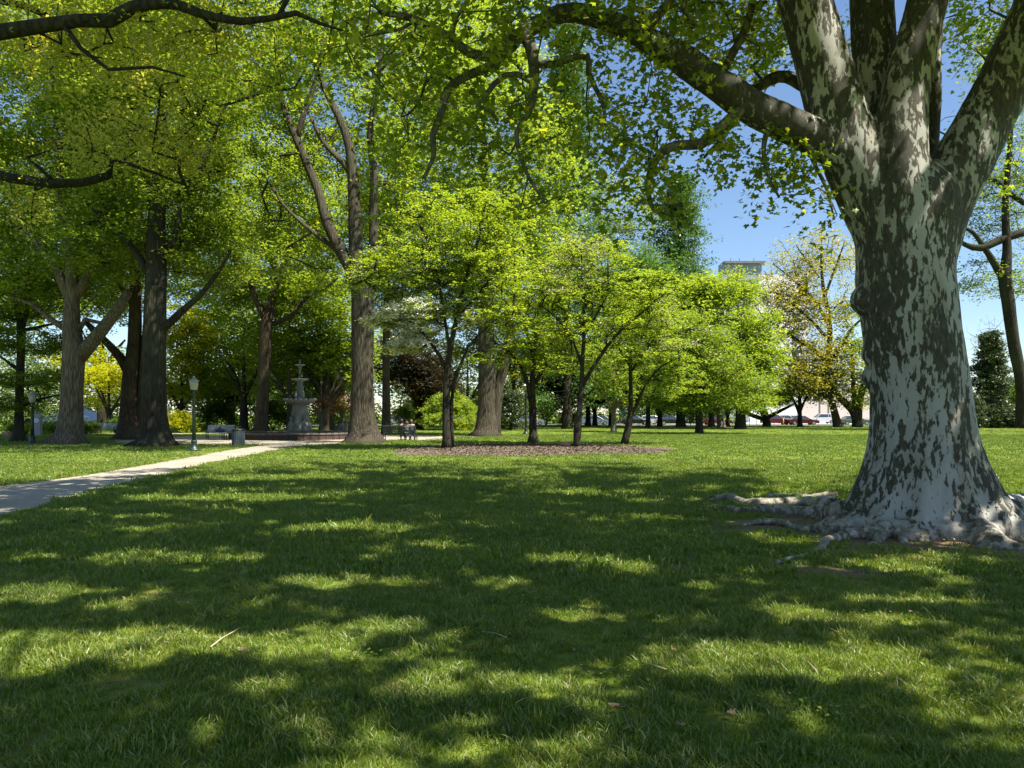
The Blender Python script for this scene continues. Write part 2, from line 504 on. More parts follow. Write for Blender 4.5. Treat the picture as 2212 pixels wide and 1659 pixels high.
def soil(x, y):
    """bare earth round the plane tree's roots and in worn patches"""
    dx, dy = x - SYC[0], y - SYC[1]
    n = mnoise.noise(Vector((x * 1.3, y * 1.3, 0.0))) + 0.5 * mnoise.noise(Vector((x * 4, y * 4, 5.0)))
    s = 0.0
    ang = math.atan2(dy, dx)
    r = math.hypot(dx, dy)
    s = max(s, 1.45 - r / 2.3 + 0.6 * n)
    # strip along the surface roots to the left
    if dx < 0: s = max(s, 1.0 - abs(dy + 0.1 - 0.45 * (-dx - 1) * 0.35) / 1.1 - max(0, -dx - 2.4) / 1.1 + 0.6 * n - 0.1)
    s = max(s, 0.85 - math.hypot((x - 3.4) / 1.1, (y - 7.8) / 0.6) + 0.9 * n)
    s = max(s, 0.8 - math.hypot((x - 1.75) / 0.7, (y - 8.1) / 0.4) + 0.7 * n)
    s = max(s, 1.0 - math.hypot((x + 9.2 + 0.6) / 3.6, (y - 43) / 2.0) + 0.4 * n)
    s = max(s, 0.9 - math.hypot((x + 17.7) / 2.0, (y - 38.4) / 1.2) + 0.4 * n)
    s = max(s, 0.62 * mnoise.noise(Vector((x * 2.3, y * 2.3, 9.0))) + 0.25 * mnoise.noise(Vector((x * 7, y * 7, 2.0))) - 0.03)
    return min(1.0, max(0.0, s * 2.2 - 0.3))

# path centre line and edges
PL = [(-60, 1062), (0, 1052), (100, 1040), (200, 1026), (300, 1008), (400, 991), (480, 976), (540, 967), (585, 962)]   # far edge
PR = [(-60, 1130), (0, 1118), (90, 1095), (200, 1062), (300, 1038), (400, 1015), (500, 992), (580, 975), (660, 962)]   # near edge
far_e = [G(*p) for p in PL]
near_e = [G(*p) for p in PR]
far_s, _ = spline(far_e, [1] * len(far_e), 1.0)
near_s, _ = spline(near_e, [1] * len(near_e), 1.0)
path_poly = [(p[0], p[1]) for p in near_s] + [(p[0], p[1]) for p in far_s[::-1]]
plaza_poly = [(G(p[0], p[1])[0], G(p[0], p[1])[1]) for p in
              [(250, 957), (420, 960), (500, 960.5), (585, 962.5), (660, 962.5), (760, 955.5), (850, 951), (930, 951), (985, 946), (930, 941), (850, 941), (800, 938.5), (500, 938.5), (250, 949)]]
MC = np.array([0.8, 34.8])                  # mulch bed

def in_poly(x, y, poly):
    c = False
    j = len(poly) - 1
    for i in range(len(poly)):
        xi, yi = poly[i]; xj, yj = poly[j]
        if (yi > y) != (yj > y) and x < (xj - xi) * (y - yi) / (yj - yi + 1e-12) + xi:
            c = not c
        j = i
    return c

def mulch_r(a):
    return 1.0 + 0.10 * math.sin(2 * a + 1) + 0.07 * math.sin(3 * a + 2) + 0.05 * math.sin(7 * a)

def in_mulch(x, y, k=1.0):
    dx, dy = (x - MC[0]) / 6.0, (y - MC[1]) / 6.2
    return math.hypot(dx, dy) < mulch_r(math.atan2(dy, dx)) * k

def grid_sheet(name, xs, ys, zf, mat, kind='structure', soilattr=False, label=None):
    nx, ny = len(xs), len(ys)
    v = [(x, y, zf(x, y)) for y in ys for x in xs]
    f = [(j * nx + i, j * nx + i + 1, (j + 1) * nx + i + 1, (j + 1) * nx + i) for j in range(ny - 1) for i in range(nx - 1)]
    me = bpy.data.meshes.new(name)
    me.from_pydata(v, [], f)
    me.materials.append(mat)
    me.polygons.foreach_set("use_smooth", [True] * len(f))
    if soilattr:
        at = me.attributes.new("soil", 'FLOAT', 'POINT')
        at.data.foreach_set("value", [soil(p[0], p[1]) if (abs(p[0]) < 60 and p[1] < 60) else 0.0 for p in v])
    o = bpy.data.objects.new(name, me)
    col.objects.link(o)
    return tag(o, label, kind=kind)

xs = sorted(set([round(x, 3) for x in np.concatenate([np.arange(-8, 12, 0.16), np.arange(-40, -8, 1.0), np.arange(12, 40, 1.0), [-1500, -600, -300, -150, -90, -60, 60, 90, 150, 300, 600, 1500]])]))
ys = sorted(set([round(y, 3) for y in np.concatenate([np.arange(2, 20, 0.16), np.arange(20, 60, 0.8), np.arange(60, 116, 2.0), np.arange(-40, 2, 6), [-600, -200, 116.5]])]))
grid_sheet("lawn", xs, ys, ground_z, LAWN, soilattr=True)
# street (lower than the lawn) and parking lot beyond it, all one ground further out
def far_z(x, y):
    if x < -26: return -1.75
    return -0.42
MBk = MB().box((60, 116.7, -0.2), (190, 0.35, 0.38)).build("kerb", M_LOT); tag(MBk, kind='structure')
MB().add([(-1500, 116.4, -1.9), (-36, 116.4, -1.9), (-30, 116.4, -0.10), (1500, 116.4, -0.10), (1500, 131, -0.10), (-30, 131, -0.10), (-36, 131, -1.9), (-1500, 131, -1.9)],
         [(0, 1, 6, 7), (1, 2, 5, 6), (2, 3, 4, 5)]).build("street", M_ASPH)['kind'] = 'structure'
MB().add([(14, 131, -0.10), (140, 131, -0.10), (140, 145, 0.0), (14, 145, 0.0), (14, 178, 0.0), (140, 178, 0.0)], [(0, 1, 2, 3), (3, 2, 5, 4)]).build("parking_lot", M_LOT)['kind'] = 'structure'
MB().add([(-1500, 131, -1.9), (-36, 131, -1.9), (-30, 131, -0.104), (1500, 131, -0.104), (1500, 145, -0.004), (-30, 145, -0.004), (-36, 145, -1.9), (-1500, 145, -1.9),
          (-1500, 1800, -1.9), (1500, 1800, -0.004), (-30, 1800, -0.004), (-36, 1800, -1.9)],
         [(0, 1, 6, 7), (1, 2, 5, 6), (2, 3, 4, 5), (7, 6, 11, 8), (6, 5, 10, 11), (5, 4, 9, 10)]).build("ground", LAWN)['kind'] = 'structure'

def strip_sheet(name, poly, z, mat, thick=0.03):
    import bmesh
    bm = bmesh.new()
    vs = [bm.verts.new((x, y, z)) for x, y in poly]
    fa = bm.faces.new(vs)
    r = bmesh.ops.extrude_face_region(bm, geom=[fa])
    for g in r['geom']:
        if isinstance(g, bmesh.types.BMVert): g.co.z -= thick
    bmesh.ops.triangulate(bm, faces=bm.faces[:])
    bmesh.ops.recalc_face_normals(bm, faces=bm.faces[:])
    me = bpy.data.meshes.new(name); bm.to_mesh(me); bm.free()
    me.materials.append(mat)
    o = bpy.data.objects.new(name, me); col.objects.link(o)
    return tag(o, kind='structure')
strip_sheet("path", path_poly, 0.022, CONC)
strip_sheet("plaza", plaza_poly, 0.012, CONC)
strip_sheet("branch_path", [(-16.0, 63.5), (-60.0, 61.5), (-60.0, 63.0), (-16.0, 65.5)], 0.010, CONC)
strip_sheet("bench_path", [(-8.8, 51.5), (-3.5, 53.0), (-1.5, 56.0), (-3.0, 57.5), (-9.5, 54.5)], 0.016, CONC)

# mulch bed: low mound and loose chips
mv, mf = [], []
for i in range(13):
    for k in range(72):
        a = 2 * math.pi * k / 72
        rr = mulch_r(a) * i / 12
        x, y = MC[0] + 6.0 * rr * math.cos(a), MC[1] + 6.2 * rr * math.sin(a)
        z = 0.11 * (1 - (i / 12) ** 3) + 0.03 * mnoise.noise(Vector((x * 1.5, y * 1.5, 1))) + 0.004
        if i == 12: z = -0.02
        mv.append((x, y, z))
for i in range(12):
    for k in range(72):
        k2 = (k + 1) % 72
        mf.append((i * 72 + k, (i + 1) * 72 + k, (i + 1) * 72 + k2, i * 72 + k2))
tag(MB().add(mv, mf).build("mulch_bed", MULCH, smooth=True), kind='structure')

def quads_mesh(name, V, mat, parent, vattr=None, nper=4, faces=None):
    """V: (n, nper, 3) -> one mesh of n polygons (or n fans given by faces)"""
    n = len(V)
    me = bpy.data.meshes.new(name)
    me.vertices.add(n * nper)
    me.vertices.foreach_set("co", V.reshape(-1).astype(np.float32))
    if faces is None:
        loops = np.arange(n * nper, dtype=np.int32)
        me.loops.add(n * nper)
        me.loops.foreach_set("vertex_index", loops)
        me.polygons.add(n)
        me.polygons.foreach_set("loop_start", np.arange(n, dtype=np.int32) * nper)
        me.polygons.foreach_set("loop_total", np.full(n, nper, np.int32))
        rep = 1
    else:
        T = np.asarray(faces, np.int32)                  # (k,3)
        k = len(T)
        L = (T[None] + (np.arange(n, dtype=np.int32) * nper)[:, None, None]).reshape(-1)
        me.loops.add(len(L))
        me.loops.foreach_set("vertex_index", L)
        me.polygons.add(n * k)
        me.polygons.foreach_set("loop_start", np.arange(n * k, dtype=np.int32) * 3)
        me.polygons.foreach_set("loop_total", np.full(n * k, 3, np.int32))
        rep = k
    if vattr is not None:
        at = me.attributes.new("v", 'FLOAT', 'FACE')
        at.data.foreach_set("value", np.repeat(vattr, rep).astype(np.float32))
    if mat: me.materials.append(mat)
    me.update(calc_edges=True)
    o = bpy.data.objects.new(name, me)
    col.objects.link(o)
    if parent is not None:
        o.parent = parent
    return o

def rand_frames(n, up=0.8, droop=0.0, g=rng):
    nrm = g.normal(size=(n, 3))
    nrm /= np.linalg.norm(nrm, axis=1)[:, None]
    nrm[:, 2] = np.abs(nrm[:, 2])
    nrm[:, 2] += up
    nrm /= np.linalg.norm(nrm, axis=1)[:, None]
    t = g.normal(size=(n, 3))
    t[:, 2] -= droop
    t -= nrm * np.sum(t * nrm, axis=1)[:, None]
    t /= np.linalg.norm(t, axis=1)[:, None] + 1e-9
    b = np.cross(nrm, t)
    return nrm, t, b

def leaf_quads(P, size, up=0.8, droop=0.0, asp=0.62, g=rng):
    """rhombic leaves, a little folded"""
    n = len(P)
    nrm, t, b = rand_frames(n, up, droop, g)
    s = (size * (0.65 + 0.7 * g.random(n)))[:, None]
    V = np.empty((n, 4, 3))
    V[:, 0] = P - t * s * 0.5
    V[:, 1] = P + b * s * asp * 0.5 - t * s * 0.05 + nrm * s * 0.08
    V[:, 2] = P + t * s * 0.5 - nrm * s * 0.1
    V[:, 3] = P - b * s * asp * 0.5 - t * s * 0.05 + nrm * s * 0.08
    return V

# five-lobed plane-tree leaf
_l = []
for k, (ang, r) in enumerate([(-90, 0.10), (-50, 0.42), (-22, 0.28), (8, 0.50), (38, 0.30), (90, 0.58), (142, 0.30), (172, 0.50), (202, 0.28), (230, 0.42)]):
    _l.append((math.cos(math.radians(ang)) * r, math.sin(math.radians(ang)) * r))
LOBE = np.array(_l)
LOBE_F = [(10, k, (k + 1) % 10) for k in range(10)]

def leaf_lobed(P, size, up=0.6, droop=0.8, g=rng):
    n = len(P)
    nrm, t, b = rand_frames(n, up, droop, g)
    s = size * (0.65 + 0.7 * g.random(n))
    V = np.empty((n, 11, 3))
    for k in range(10):
        cup = 0.12 * (abs(LOBE[k][0]) + abs(LOBE[k][1]))
        V[:, k] = P + (b * LOBE[k][0] + t * LOBE[k][1] - nrm * cup) * s[:, None]
    V[:, 10] = P
    return V

def ell_points(n, c, r, shell=0.35, g=rng, flat=False):
    u = g.normal(size=(n, 3))
    u /= np.linalg.norm(u, axis=1)[:, None]
    rad = (shell + (1 - shell) * g.random(n)) ** 0.55
    return np.asarray(c) + u * rad[:, None] * np.asarray(r)

def grow(skel_P, skel_R, skel_par, attr, g=rng, sag=0.12, step=0.9, tipr=0.012, maxr=0.12, upbias=0.25):
    """attach every attractor to the nearest skeleton node; returns tube chains"""
    P = list(skel_P)
    root = np.mean(skel_P, axis=0)
    order = np.argsort([min(np.sum((np.array(skel_P) - a) ** 2, axis=1)) for a in attr])
    A = np.empty((len(skel_P) + len(attr) * 6, 3)); m = len(skel_P)
    A[:m] = np.array(skel_P)
    par = list(skel_par) + [0] * (len(A) - m)
    base = m
    tips = []
    for i in order:
        a = attr[i]
        d = A[:m] - a
        cost = np.sqrt(np.sum(d * d, axis=1)) + upbias * np.maximum(0, d[:, 2])
        j = int(np.argmin(cost))
        s = A[j]
        L = np.linalg.norm(a - s)
        k = max(1, min(5, int(L / step)))
        prev = j
        perp = g.normal(size=3) * L * 0.10
        for q in range(1, k + 1):
            t = q / k
            p = s + (a - s) * t + perp * math.sin(math.pi * t) + np.array([0, 0, sag * L * math.sin(math.pi * t) * 0.7])
            A[m] = p; par[m] = prev; prev = m; m += 1
            if m >= len(A) - 6: break
        tips.append(prev)
        if m >= len(A) - 6: break
    R = np.zeros(m)
    R[tips] = tipr
    acc = np.zeros(m)
    for q in tips: acc[q] += tipr ** 2.2
    for q in range(m - 1, base - 1, -1):
        acc[q] = max(acc[q], tipr ** 2.2)
        if par[q] >= base: acc[par[q]] += acc[q]
    R = np.minimum(acc ** (1 / 2.2), maxr)
    return A[:m], R, par, base

def branch_mesh(mb, A, R, par, base, n=5):
    children = {}
    for q in range(base, len(A)): children.setdefault(par[q], []).append(q)
    def chain(start, first):
        pts = [A[start], A[first]]
        r0 = R[first]
        rr = [r0 if start < base else min(R[start], r0 * 1.15), R[first]]
        cur = first
        while True:
            ch = children.get(cur, [])
            if not ch: break
            ch = sorted(ch, key=lambda q: -R[q])
            for o in ch[1:]: stack.append((cur, o))
            cur = ch[0]
            pts.append(A[cur]); rr.append(R[cur])
        mb.tube(pts, rr, n if rr[0] > 0.03 else 4, cap=False)
    stack = [(par[q], q) for q in range(base, len(A)) if par[q] < base]
    while stack:
        chain(*stack.pop())

def trunk_tube(mb, pts, rad, n=14, flare=0.0, seed=0, step=0.4, base_z=0.0, roots=6):
    P, R = spline(pts, rad, step)
    ph = seed * 1.7
    def rf(a, p, i):
        v = 1.0 + 0.07 * math.sin(3 * a + ph) + 0.06 * mnoise.noise(Vector((math.cos(a) * 1.3 + ph, math.sin(a) * 1.3, p[2] * 0.6)))
        if flare:
            h = max(0.0, p[2] - base_z)
            v += flare * math.exp(-h / 0.38) * (0.7 + 0.5 * math.sin(roots * a + ph) + 0.3 * math.sin(3 * a + 2 * ph)) + 0.16 * math.exp(-h / 1.6)
        return v
    mb.tube(P, R, n, True, rf)
    return P, R

def foliage(clusters, n, spread, size, up, droop, flat, lobed=False, g=rng, vbias=0.0):
    """leaves gathered in twig-end bunches round each cluster centre"""
    C = np.asarray(clusters)
    k = 7 if n >= 24 else 3
    sub = g.normal(size=(len(C), k, 3)) * np.array([spread, spread, spread * flat])
    sv = g.random((len(C), k))
    ci = np.repeat(np.arange(len(C)), n)
    si = g.integers(0, k, len(ci))
    off = g.normal(size=(len(ci), 3)) * np.array([spread, spread, spread * max(flat, .4)]) * 0.42
    P = C[ci] + sub[ci, si] + off
    v = np.clip(0.2 * g.random(len(C))[ci] + 0.3 * sv[ci, si] + 0.5 * g.random(len(ci)) + vbias, 0, 1)
    return P, v

TRI = [0]
def more(blobs, k):
    return [(b[0], b[1], int(b[2] * k)) for b in blobs]

def make_tree(name, label, cat, base, limbs, blobs, leaf='mid', bark=BARK, group=None, size=0.16, per=100, spread=0.55, up=0.8,
              droop=0.0, flat=0.6, flare=0.35, seed=1, sag=0.1, step=1.0, keep=None, tipr=0.012, maxr=0.13, extra=None, lobed=False, upbias=0.25, sides=14, shell=0.35, roots=6, jit=None):
    """limbs: list of (points, radii); the first is the trunk. blobs: (centre, radii, clusters)"""
    g = np.random.default_rng(seed)
    if 0.09 < size < 0.115:          # the dogwoods: many small sprays
        size *= 1.25; per = int(per * 0.50); spread *= 0.66; blobs = more(blobs, 1.8); tipr = .011; maxr = .05
    elif size >= 0.115:
        size *= 1.36; per = int(per * 1.12)
    root = empty(name, base, 0, label, cat, group)
    o = np.array([base[0], base[1], base[2]], float)
    mb = MB()
    SP, SR = [], []
    for i, (pts, rad) in enumerate(limbs):
        P, R = trunk_tube(mb, [np.asarray(p) - o for p in pts], rad, sides if i == 0 else 10, flare if i == 0 else 0.0, seed, 0.35 if i == 0 else 0.6, 0.0, roots)
        lo = 0 if i else int(len(P) * 0.55)
        for p, r in zip(P[lo:], R[lo:]): SP.append(p); SR.append(r)
    cl = []
    for c, r, n in blobs:
        cl.append(ell_points(n, np.asarray(c) - o, r, shell, g))
    cl = np.vstack(cl)
    if keep is not None:
        cl = np.array([p for p in cl if keep(p + o)])
    cl = cl[cl[:, 2] + o[2] > 0.25]
    A, R, par, b0 = grow(SP, SR, [0] * len(SP), cl, g, sag, step, tipr, maxr, upbias)
    branch_mesh(mb, A, R, par, b0)
    mb.build("trunk", bark, root, smooth=True)
    P, v = foliage(cl, per, spread, size, up, droop, flat, g=g)
    if lobed:
        quads_mesh("crown", leaf_lobed(P, size, up, droop, g), LEAF[leaf], root, v, 11, LOBE_F)
        TRI[0] += len(P) * 10
    else:
        quads_mesh("crown", leaf_quads(P, size, up, droop, g=g), LEAF[leaf], root, v)
        TRI[0] += len(P) * 2
    if extra:
        for (nm, sub, k, sz, key, sp) in extra:
            q = sub(cl + o) - o
            if len(q):
                P, v = foliage(q, k, sp, sz, 2.0, 0, 0.35, g=g)
                quads_mesh(nm, leaf_quads(P, sz, 2.0, 0, 0.9, g=g), LEAF[key], root, v)['kind'] = 'stuff'
                TRI[0] += len(P) * 2
    return root

def L(d, *pts):
    """limb from picture-plane notes: (x, y, half width, depth offset)"""
    P = [W(p[0], p[1], d + (p[3] if len(p) > 3 else 0)) for p in pts]
    R = [p[2] / F * (d + (p[3] if len(p) > 3 else 0)) for p in pts]
    return (P, R)

def B(px, py, d, rx, ry, rd, n):
    """crown lobe: centre x, y at depth d, radii rx, ry in picture units there, rd metres in depth"""
    return (W(px, py, d), (rx / F * d, rd, ry / F * d), n)

# ------------------------------------------------------------------ the big plane tree on the right
SD = 10.8
def syc_trunk(mb):
    prof = [(1185, 1.12, 1990), (1150, 1.10, 1995), (1100, 0.94, 2000), (1050, 0.845, 1998), (1000, 0.765, 1996), (950, 0.705, 1993), (900, 0.672, 1990), (850, 0.655, 1987), (800, 0.655, 1982),
            (750, 0.650, 1973), (700, 0.645, 1966), (650, 0.655, 1960), (600, 0.655, 1954), (550, 0.655, 1954), (500, 0.68, 1956), (450, 0.72, 1958), (420, 0.68, 1960), (390, 0.56, 1962), (365, 0.40, 1962)]
    zs = np.array([EYE + (HY - p[0]) / F * SD for p in prof]); rs = np.array([p[1] for p in prof]); xc = np.array([(p[2] - CX) / F * SD for p in prof])
    # root buttresses: direction, reach, height
    RT = [(172, .75, .34, .17), (196, .95, .36, .16), (216, .55, .42, .14), (243, .42, .30, .15), (266, .30, .24, .12), (284, .34, .30, .11), (312, .85, .34, .17), (338, .95, .40, .17), (8, .7, .45, .2),
          (40, .6, .5, .22), (85, .5, .5, .25), (130, .6, .45, .22)]
    Z = np.concatenate([np.arange(-0.35, 1.0, 0.035), np.arange(1.0, zs.max() + .05, 0.08)])
    n = 120
    v, f = [], []
    for z in Z:
        r0 = np.interp(z, zs, rs); x0 = np.interp(z, zs, xc)
        for k in range(n):
            a = 2 * math.pi * k / n
            r = r0
            zz = max(z, 0.0)
            for (dg, am, h, w) in RT:
                da = (a - math.radians(dg) + math.pi) % (2 * math.pi) - math.pi
                r += am * 0.62 * math.exp(-(da / w) ** 2) * math.exp(-zz / h)
                r += 0.085 * math.exp(-(da / (w * .95)) ** 2) * math.exp(-zz / 1.5)
            r -= 0.075 * math.exp(-zz / 1.2)
            r *= 1 + 0.03 * mnoise.noise(Vector((math.cos(a) * 1.6, math.sin(a) * 1.6, z * 0.9))) + 0.018 * mnoise.noise(Vector((math.cos(a) * 5, math.sin(a) * 5, z * 0.7)))
            v.append((x0 + r * math.cos(a), SD + 0.92 * r * math.sin(a), z))
    m = len(Z)
    for i in range(m - 1):
        for k in range(n):
            f.append((i * n + k, i * n + (k + 1) % n, (i + 1) * n + (k + 1) % n, (i + 1) * n + k))
    f.append(tuple(range(n))[::-1]); f.append(tuple((m - 1) * n + k for k in range(n)))
    mb.add(v, f)

def ball(mb, c, r, n=14):
    prof = [(max(0.002, math.sin(math.pi * i / 10)) * r, -math.cos(math.pi * i / 10) * r) for i in range(11)]
    mb.lathe(prof, n, c)

syc_limbs_low = [
    L(SD, (1930, 560, 60), (1893, 450, 68), (1843, 340, 62), (1806, 240, 60), (1779, 150, 57), (1739, 0, 54), (1700, -110, 51)),
    L(SD, (1925, 480, 60, .2), (1908, 330, 50, .4), (1897, 200, 46, .5), (1888, 100, 45, .6), (1882, 0, 45, .7), (1880, -110, 44, .8)),
    L(SD, (1945, 500, 66, -.15), (1944, 400, 60, -.25), (1946, 314, 54, -.25), (1952, 209, 49, -.2), (1976, 112, 45, -.2), (2005, 0, 42, -.1), (2030, -110, 40, 0)),
    L(SD, (1985, 420, 34, .5), (2003, 310, 24, .8), (2009, 200, 22, .9), (2015, 80, 20, 1.0), (2028, -60, 19, 1.1), (2034, -110, 18, 1.2)),
    L(SD, (1985, 560, 70, 0), (2024, 455, 66), (2078, 352, 64), (2122, 272, 59), (2170, 180, 56), (2225, 60, 54), (2300, -110, 52)),
    L(SD, (1925, 420, 44, -.1), (1850, 350, 44, -.1), (1770, 302, 39, -.1), (1640, 240, 37, -.1), (1545, 180, 34, -.15), (1470, 126, 31, -.2), (1400, 86, 27, -.3), (1330, 52, 25, -.4), (1270, 34, 22, -.45), (1220, 28, 20, -.5), (1162, 52, 19, -.7), (1100, 93, 17, -.9)),
]
syc = empty("plane_tree", SYC, 0, "huge plane tree with pale flaking mottled bark, thick forked limbs and spreading surface roots", "tree")
mb = MB()
syc_trunk(mb)
for P0, R0 in syc_limbs_low:
    P, R = spline(P0, R0, 0.12)
    mb.tube(P, R, 20, True, lambda a, p, i: 1 + 0.06 * mnoise.noise(Vector((math.cos(a), math.sin(a), 0)) + Vector(p) * 1.1))
for (px, py, r, dd) in [(1873, 648, .24, 0), (1885, 620, .2, .05), (1892, 762, .2, .05), (1893, 815, .2, .1), (2055, 745, .16, .1), (2066, 810, .16, .1)]:
    ball(mb, W(px, py, SD + dd), r)
# surface roots (ground points in plan, metres)
def gp(px, py, z=0.0):
    q = G(px, py); q[2] = z; return q
roots = [
    ([(4.9, 11.6, .16), tuple(gp(1760, 1096, .07)), tuple(gp(1690, 1091, .06)), tuple(gp(1620, 1092, .04)), tuple(gp(1570, 1083, .06)), tuple(gp(1500, 1086, -.02))], [.2, .13, .10, .075, .085, .03]),
    ([(4.9, 11.2, .16), tuple(gp(1790, 1120, .07)), tuple(gp(1720, 1113, .05)), tuple(gp(1660, 1108, .06)), tuple(gp(1600, 1110, .05)), tuple(gp(1545, 1102, .03)), tuple(gp(1490, 1095, -.03))], [.2, .14, .11, .10, .09, .07, .03]),
    ([(4.95, 10.4, .13), tuple(gp(1800, 1150, .05)), tuple(gp(1740, 1148, .03)), tuple(gp(1690, 1136, .04)), tuple(gp(1640, 1133, .05)), tuple(gp(1575, 1137, -.02))], [.18, .12, .06, .055, .06, .02]),
    ([(5.2, 10.1, .1), tuple(gp(1850, 1162, .05)), tuple(gp(1790, 1172, .03)), tuple(gp(1765, 1196, .03)), tuple(gp(1700, 1212, .02)), tuple(gp(1655, 1224, .0)), tuple(gp(1600, 1236, -.03))], [.15, .10, .065, .05, .04, .03, .02]),
    ([(5.5, 10.0, .16), tuple(gp(1912, 1160, .05)), tuple(gp(1893, 1172, .0)), tuple(gp(1860, 1178, -.05))], [.14, .10, .07, .04]),
    ([(5.75, 9.9, .12), tuple(gp(1962, 1164, .03)), tuple(gp(1950, 1176, -.04))], [.12, .09, .04]),
    ([(6.4, 10.1, .22), tuple(gp(2110, 1160, .1)), tuple(gp(2150, 1180, .06)), tuple(gp(2190, 1186, .0)), tuple(gp(2215, 1190, -.06))], [.24, .17, .13, .10, .05]),
    ([(6.5, 10.1, .15), tuple(gp(2120, 1172, .04)), tuple(gp(2132, 1188, -.05))], [.14, .10, .05]),
    ([(6.8, 10.6, .2), tuple(gp(2200, 1130, .10)), tuple(gp(2290, 1150, .05)), tuple(gp(2420, 1165, -.05))], [.24, .17, .12, .05]),
    ([(6.9, 11.3, .2), tuple(gp(2240, 1095, .08)), tuple(gp(2350, 1090, -.05))], [.2, .13, .05]),
    ([tuple(gp(1560, 1083, .05)), tuple(gp(1540, 1078, .05)), tuple(gp(1500, 1077, -.02))], [.07, .05, .02]),
    ([tuple(gp(1700, 1087, .02)), tuple(gp(1660, 1078, .04)), tuple(gp(1740, 1076, .03)), tuple(gp(1810, 1078, .08))], [.03, .06, .06, .08]),
]
for P0, R0 in roots:
    P, R = spline(P0, R0, 0.06)
    jitter = [np.array([0, 0, 0.03 * mnoise.noise(Vector(p) * 6)]) for p in P]
    mb.tube(P + np.array(jitter), R, 12, True, lambda a, p, i: 1 + 0.42 * mnoise.noise(Vector(p) * 7.0 + Vector((math.cos(a), math.sin(a), 0))))
o = mb.build("trunk", SYCB, None)
for p in o.data.vertices: p.co = p.co - Vector(SYC)
md = o.modifiers.new("r", 'REMESH'); md.mode = 'VOXEL'; md.voxel_size = 0.042; md.use_smooth_shade = True
sm = o.modifiers.new("s", 'SMOOTH'); sm.factor = 0.6; sm.iterations = 4
dg = bpy.context.evaluated_depsgraph_get()
me = bpy.data.meshes.new_from_object(o.evaluated_get(dg))
o.modifiers.clear()
old = o.data
o.data = me
bpy.data.meshes.remove(old)
if not me.materials: me.materials.append(SYCB)
me.materials[0] = SYCB
nv = len(me.vertices)
co = np.empty(nv * 3); me.vertices.foreach_get("co", co); co = co.reshape(-1, 3)
no = np.empty(nv * 3); me.vertices.foreach_get("normal", no); no = no.reshape(-1, 3)
am = np.array([0.020 * mnoise.noise(Vector((p[0] * 3, p[1] * 3, p[2] * 1.1))) + 0.008 * mnoise.noise(Vector((p[0] * 11, p[1] * 11, p[2] * 4))) for p in co])
co += no * am[:, None]
me.vertices.foreach_set("co", co.reshape(-1))
me.polygons.foreach_set("use_smooth", [True] * len(me.polygons))
me.update()
o.parent = syc
print("plane tree trunk faces", len(me.polygons))
TRI[0] += 2 * len(me.polygons)

# upper limbs and branches as one part
BSY = MB()
def sb(P0, R0, n=9, step=0.12, wob=0.06):
    P, R = spline(P0, R0, step)
    P = P + np.array([[mnoise.noise(Vector(p) * 1.9 + Vector((k * 9, 0, 0))) * wob for k in (1, 2, 3)] for p in P]) * np.linspace(0, 1, len(P))[:, None]
    BSY.tube(P, R, n, True)
    return P, R
skP = []
ups = [  # continuing above the picture
    ([W(1690, -100, SD), (2.6, 10.2, 11), (1.0, 9.2, 14), (-1.0, 8.0, 16.5)], [.33, .25, .17, .05]),
    ([W(1888, -100, SD + .8), (5.0, 12.6, 12), (4.4, 14.5, 15.5), (3.6, 16, 18.5)], [.32, .25, .15, .05]),
    ([W(2035, -100, SD), (6.8, 10.0, 12), (7.2, 8.4, 15), (6.8, 7, 18)], [.30, .24, .15, .05]),
    ([W(2040, -100, SD + 1.2), (7.0, 13.6, 11), (8.5, 16.5, 14), (9, 18.5, 16)], [.14, .12, .09, .04]),
    ([W(2300, -110, SD), (9.6, 10.4, 11.5), (12, 10, 14.5), (14.5, 9.6, 16.5)], [.34, .26, .16, .05]),
    ([W(1736, -20, SD), (2.4, 8.6, 9.6), (1.2, 5.5, 11.3), (0.2, 2.0, 12.5), (-.6, -1.5, 13)], [.22, .17, .13, .09, .04]),
    ([W(2270, -60, SD), (8.4, 8.6, 10.2), (8.0, 4.5, 11.8), (7.2, 1, 13)], [.16, .15, .12, .05]),
    ([(5.0, 12.6, 12), (3.0, 15.5, 13), (1.5, 18.5, 14.5)], [.18, .12, .05]),
    ([(1.0, 9.2, 14), (-2.5, 10.5, 14.5), (-5.5, 11.5, 15)], [.12, .08, .04]),
    ([(1.2, 5.5, 11.3), (-2.0, 4.5, 12), (-4.5, 3.5, 12.2)], [.10, .07, .03]),
]
for P0, R0 in ups:
    P, R = sb(P0, R0, 10, 0.4, 0.3)
    skP += [p for p in P[len(P) // 4::2]]
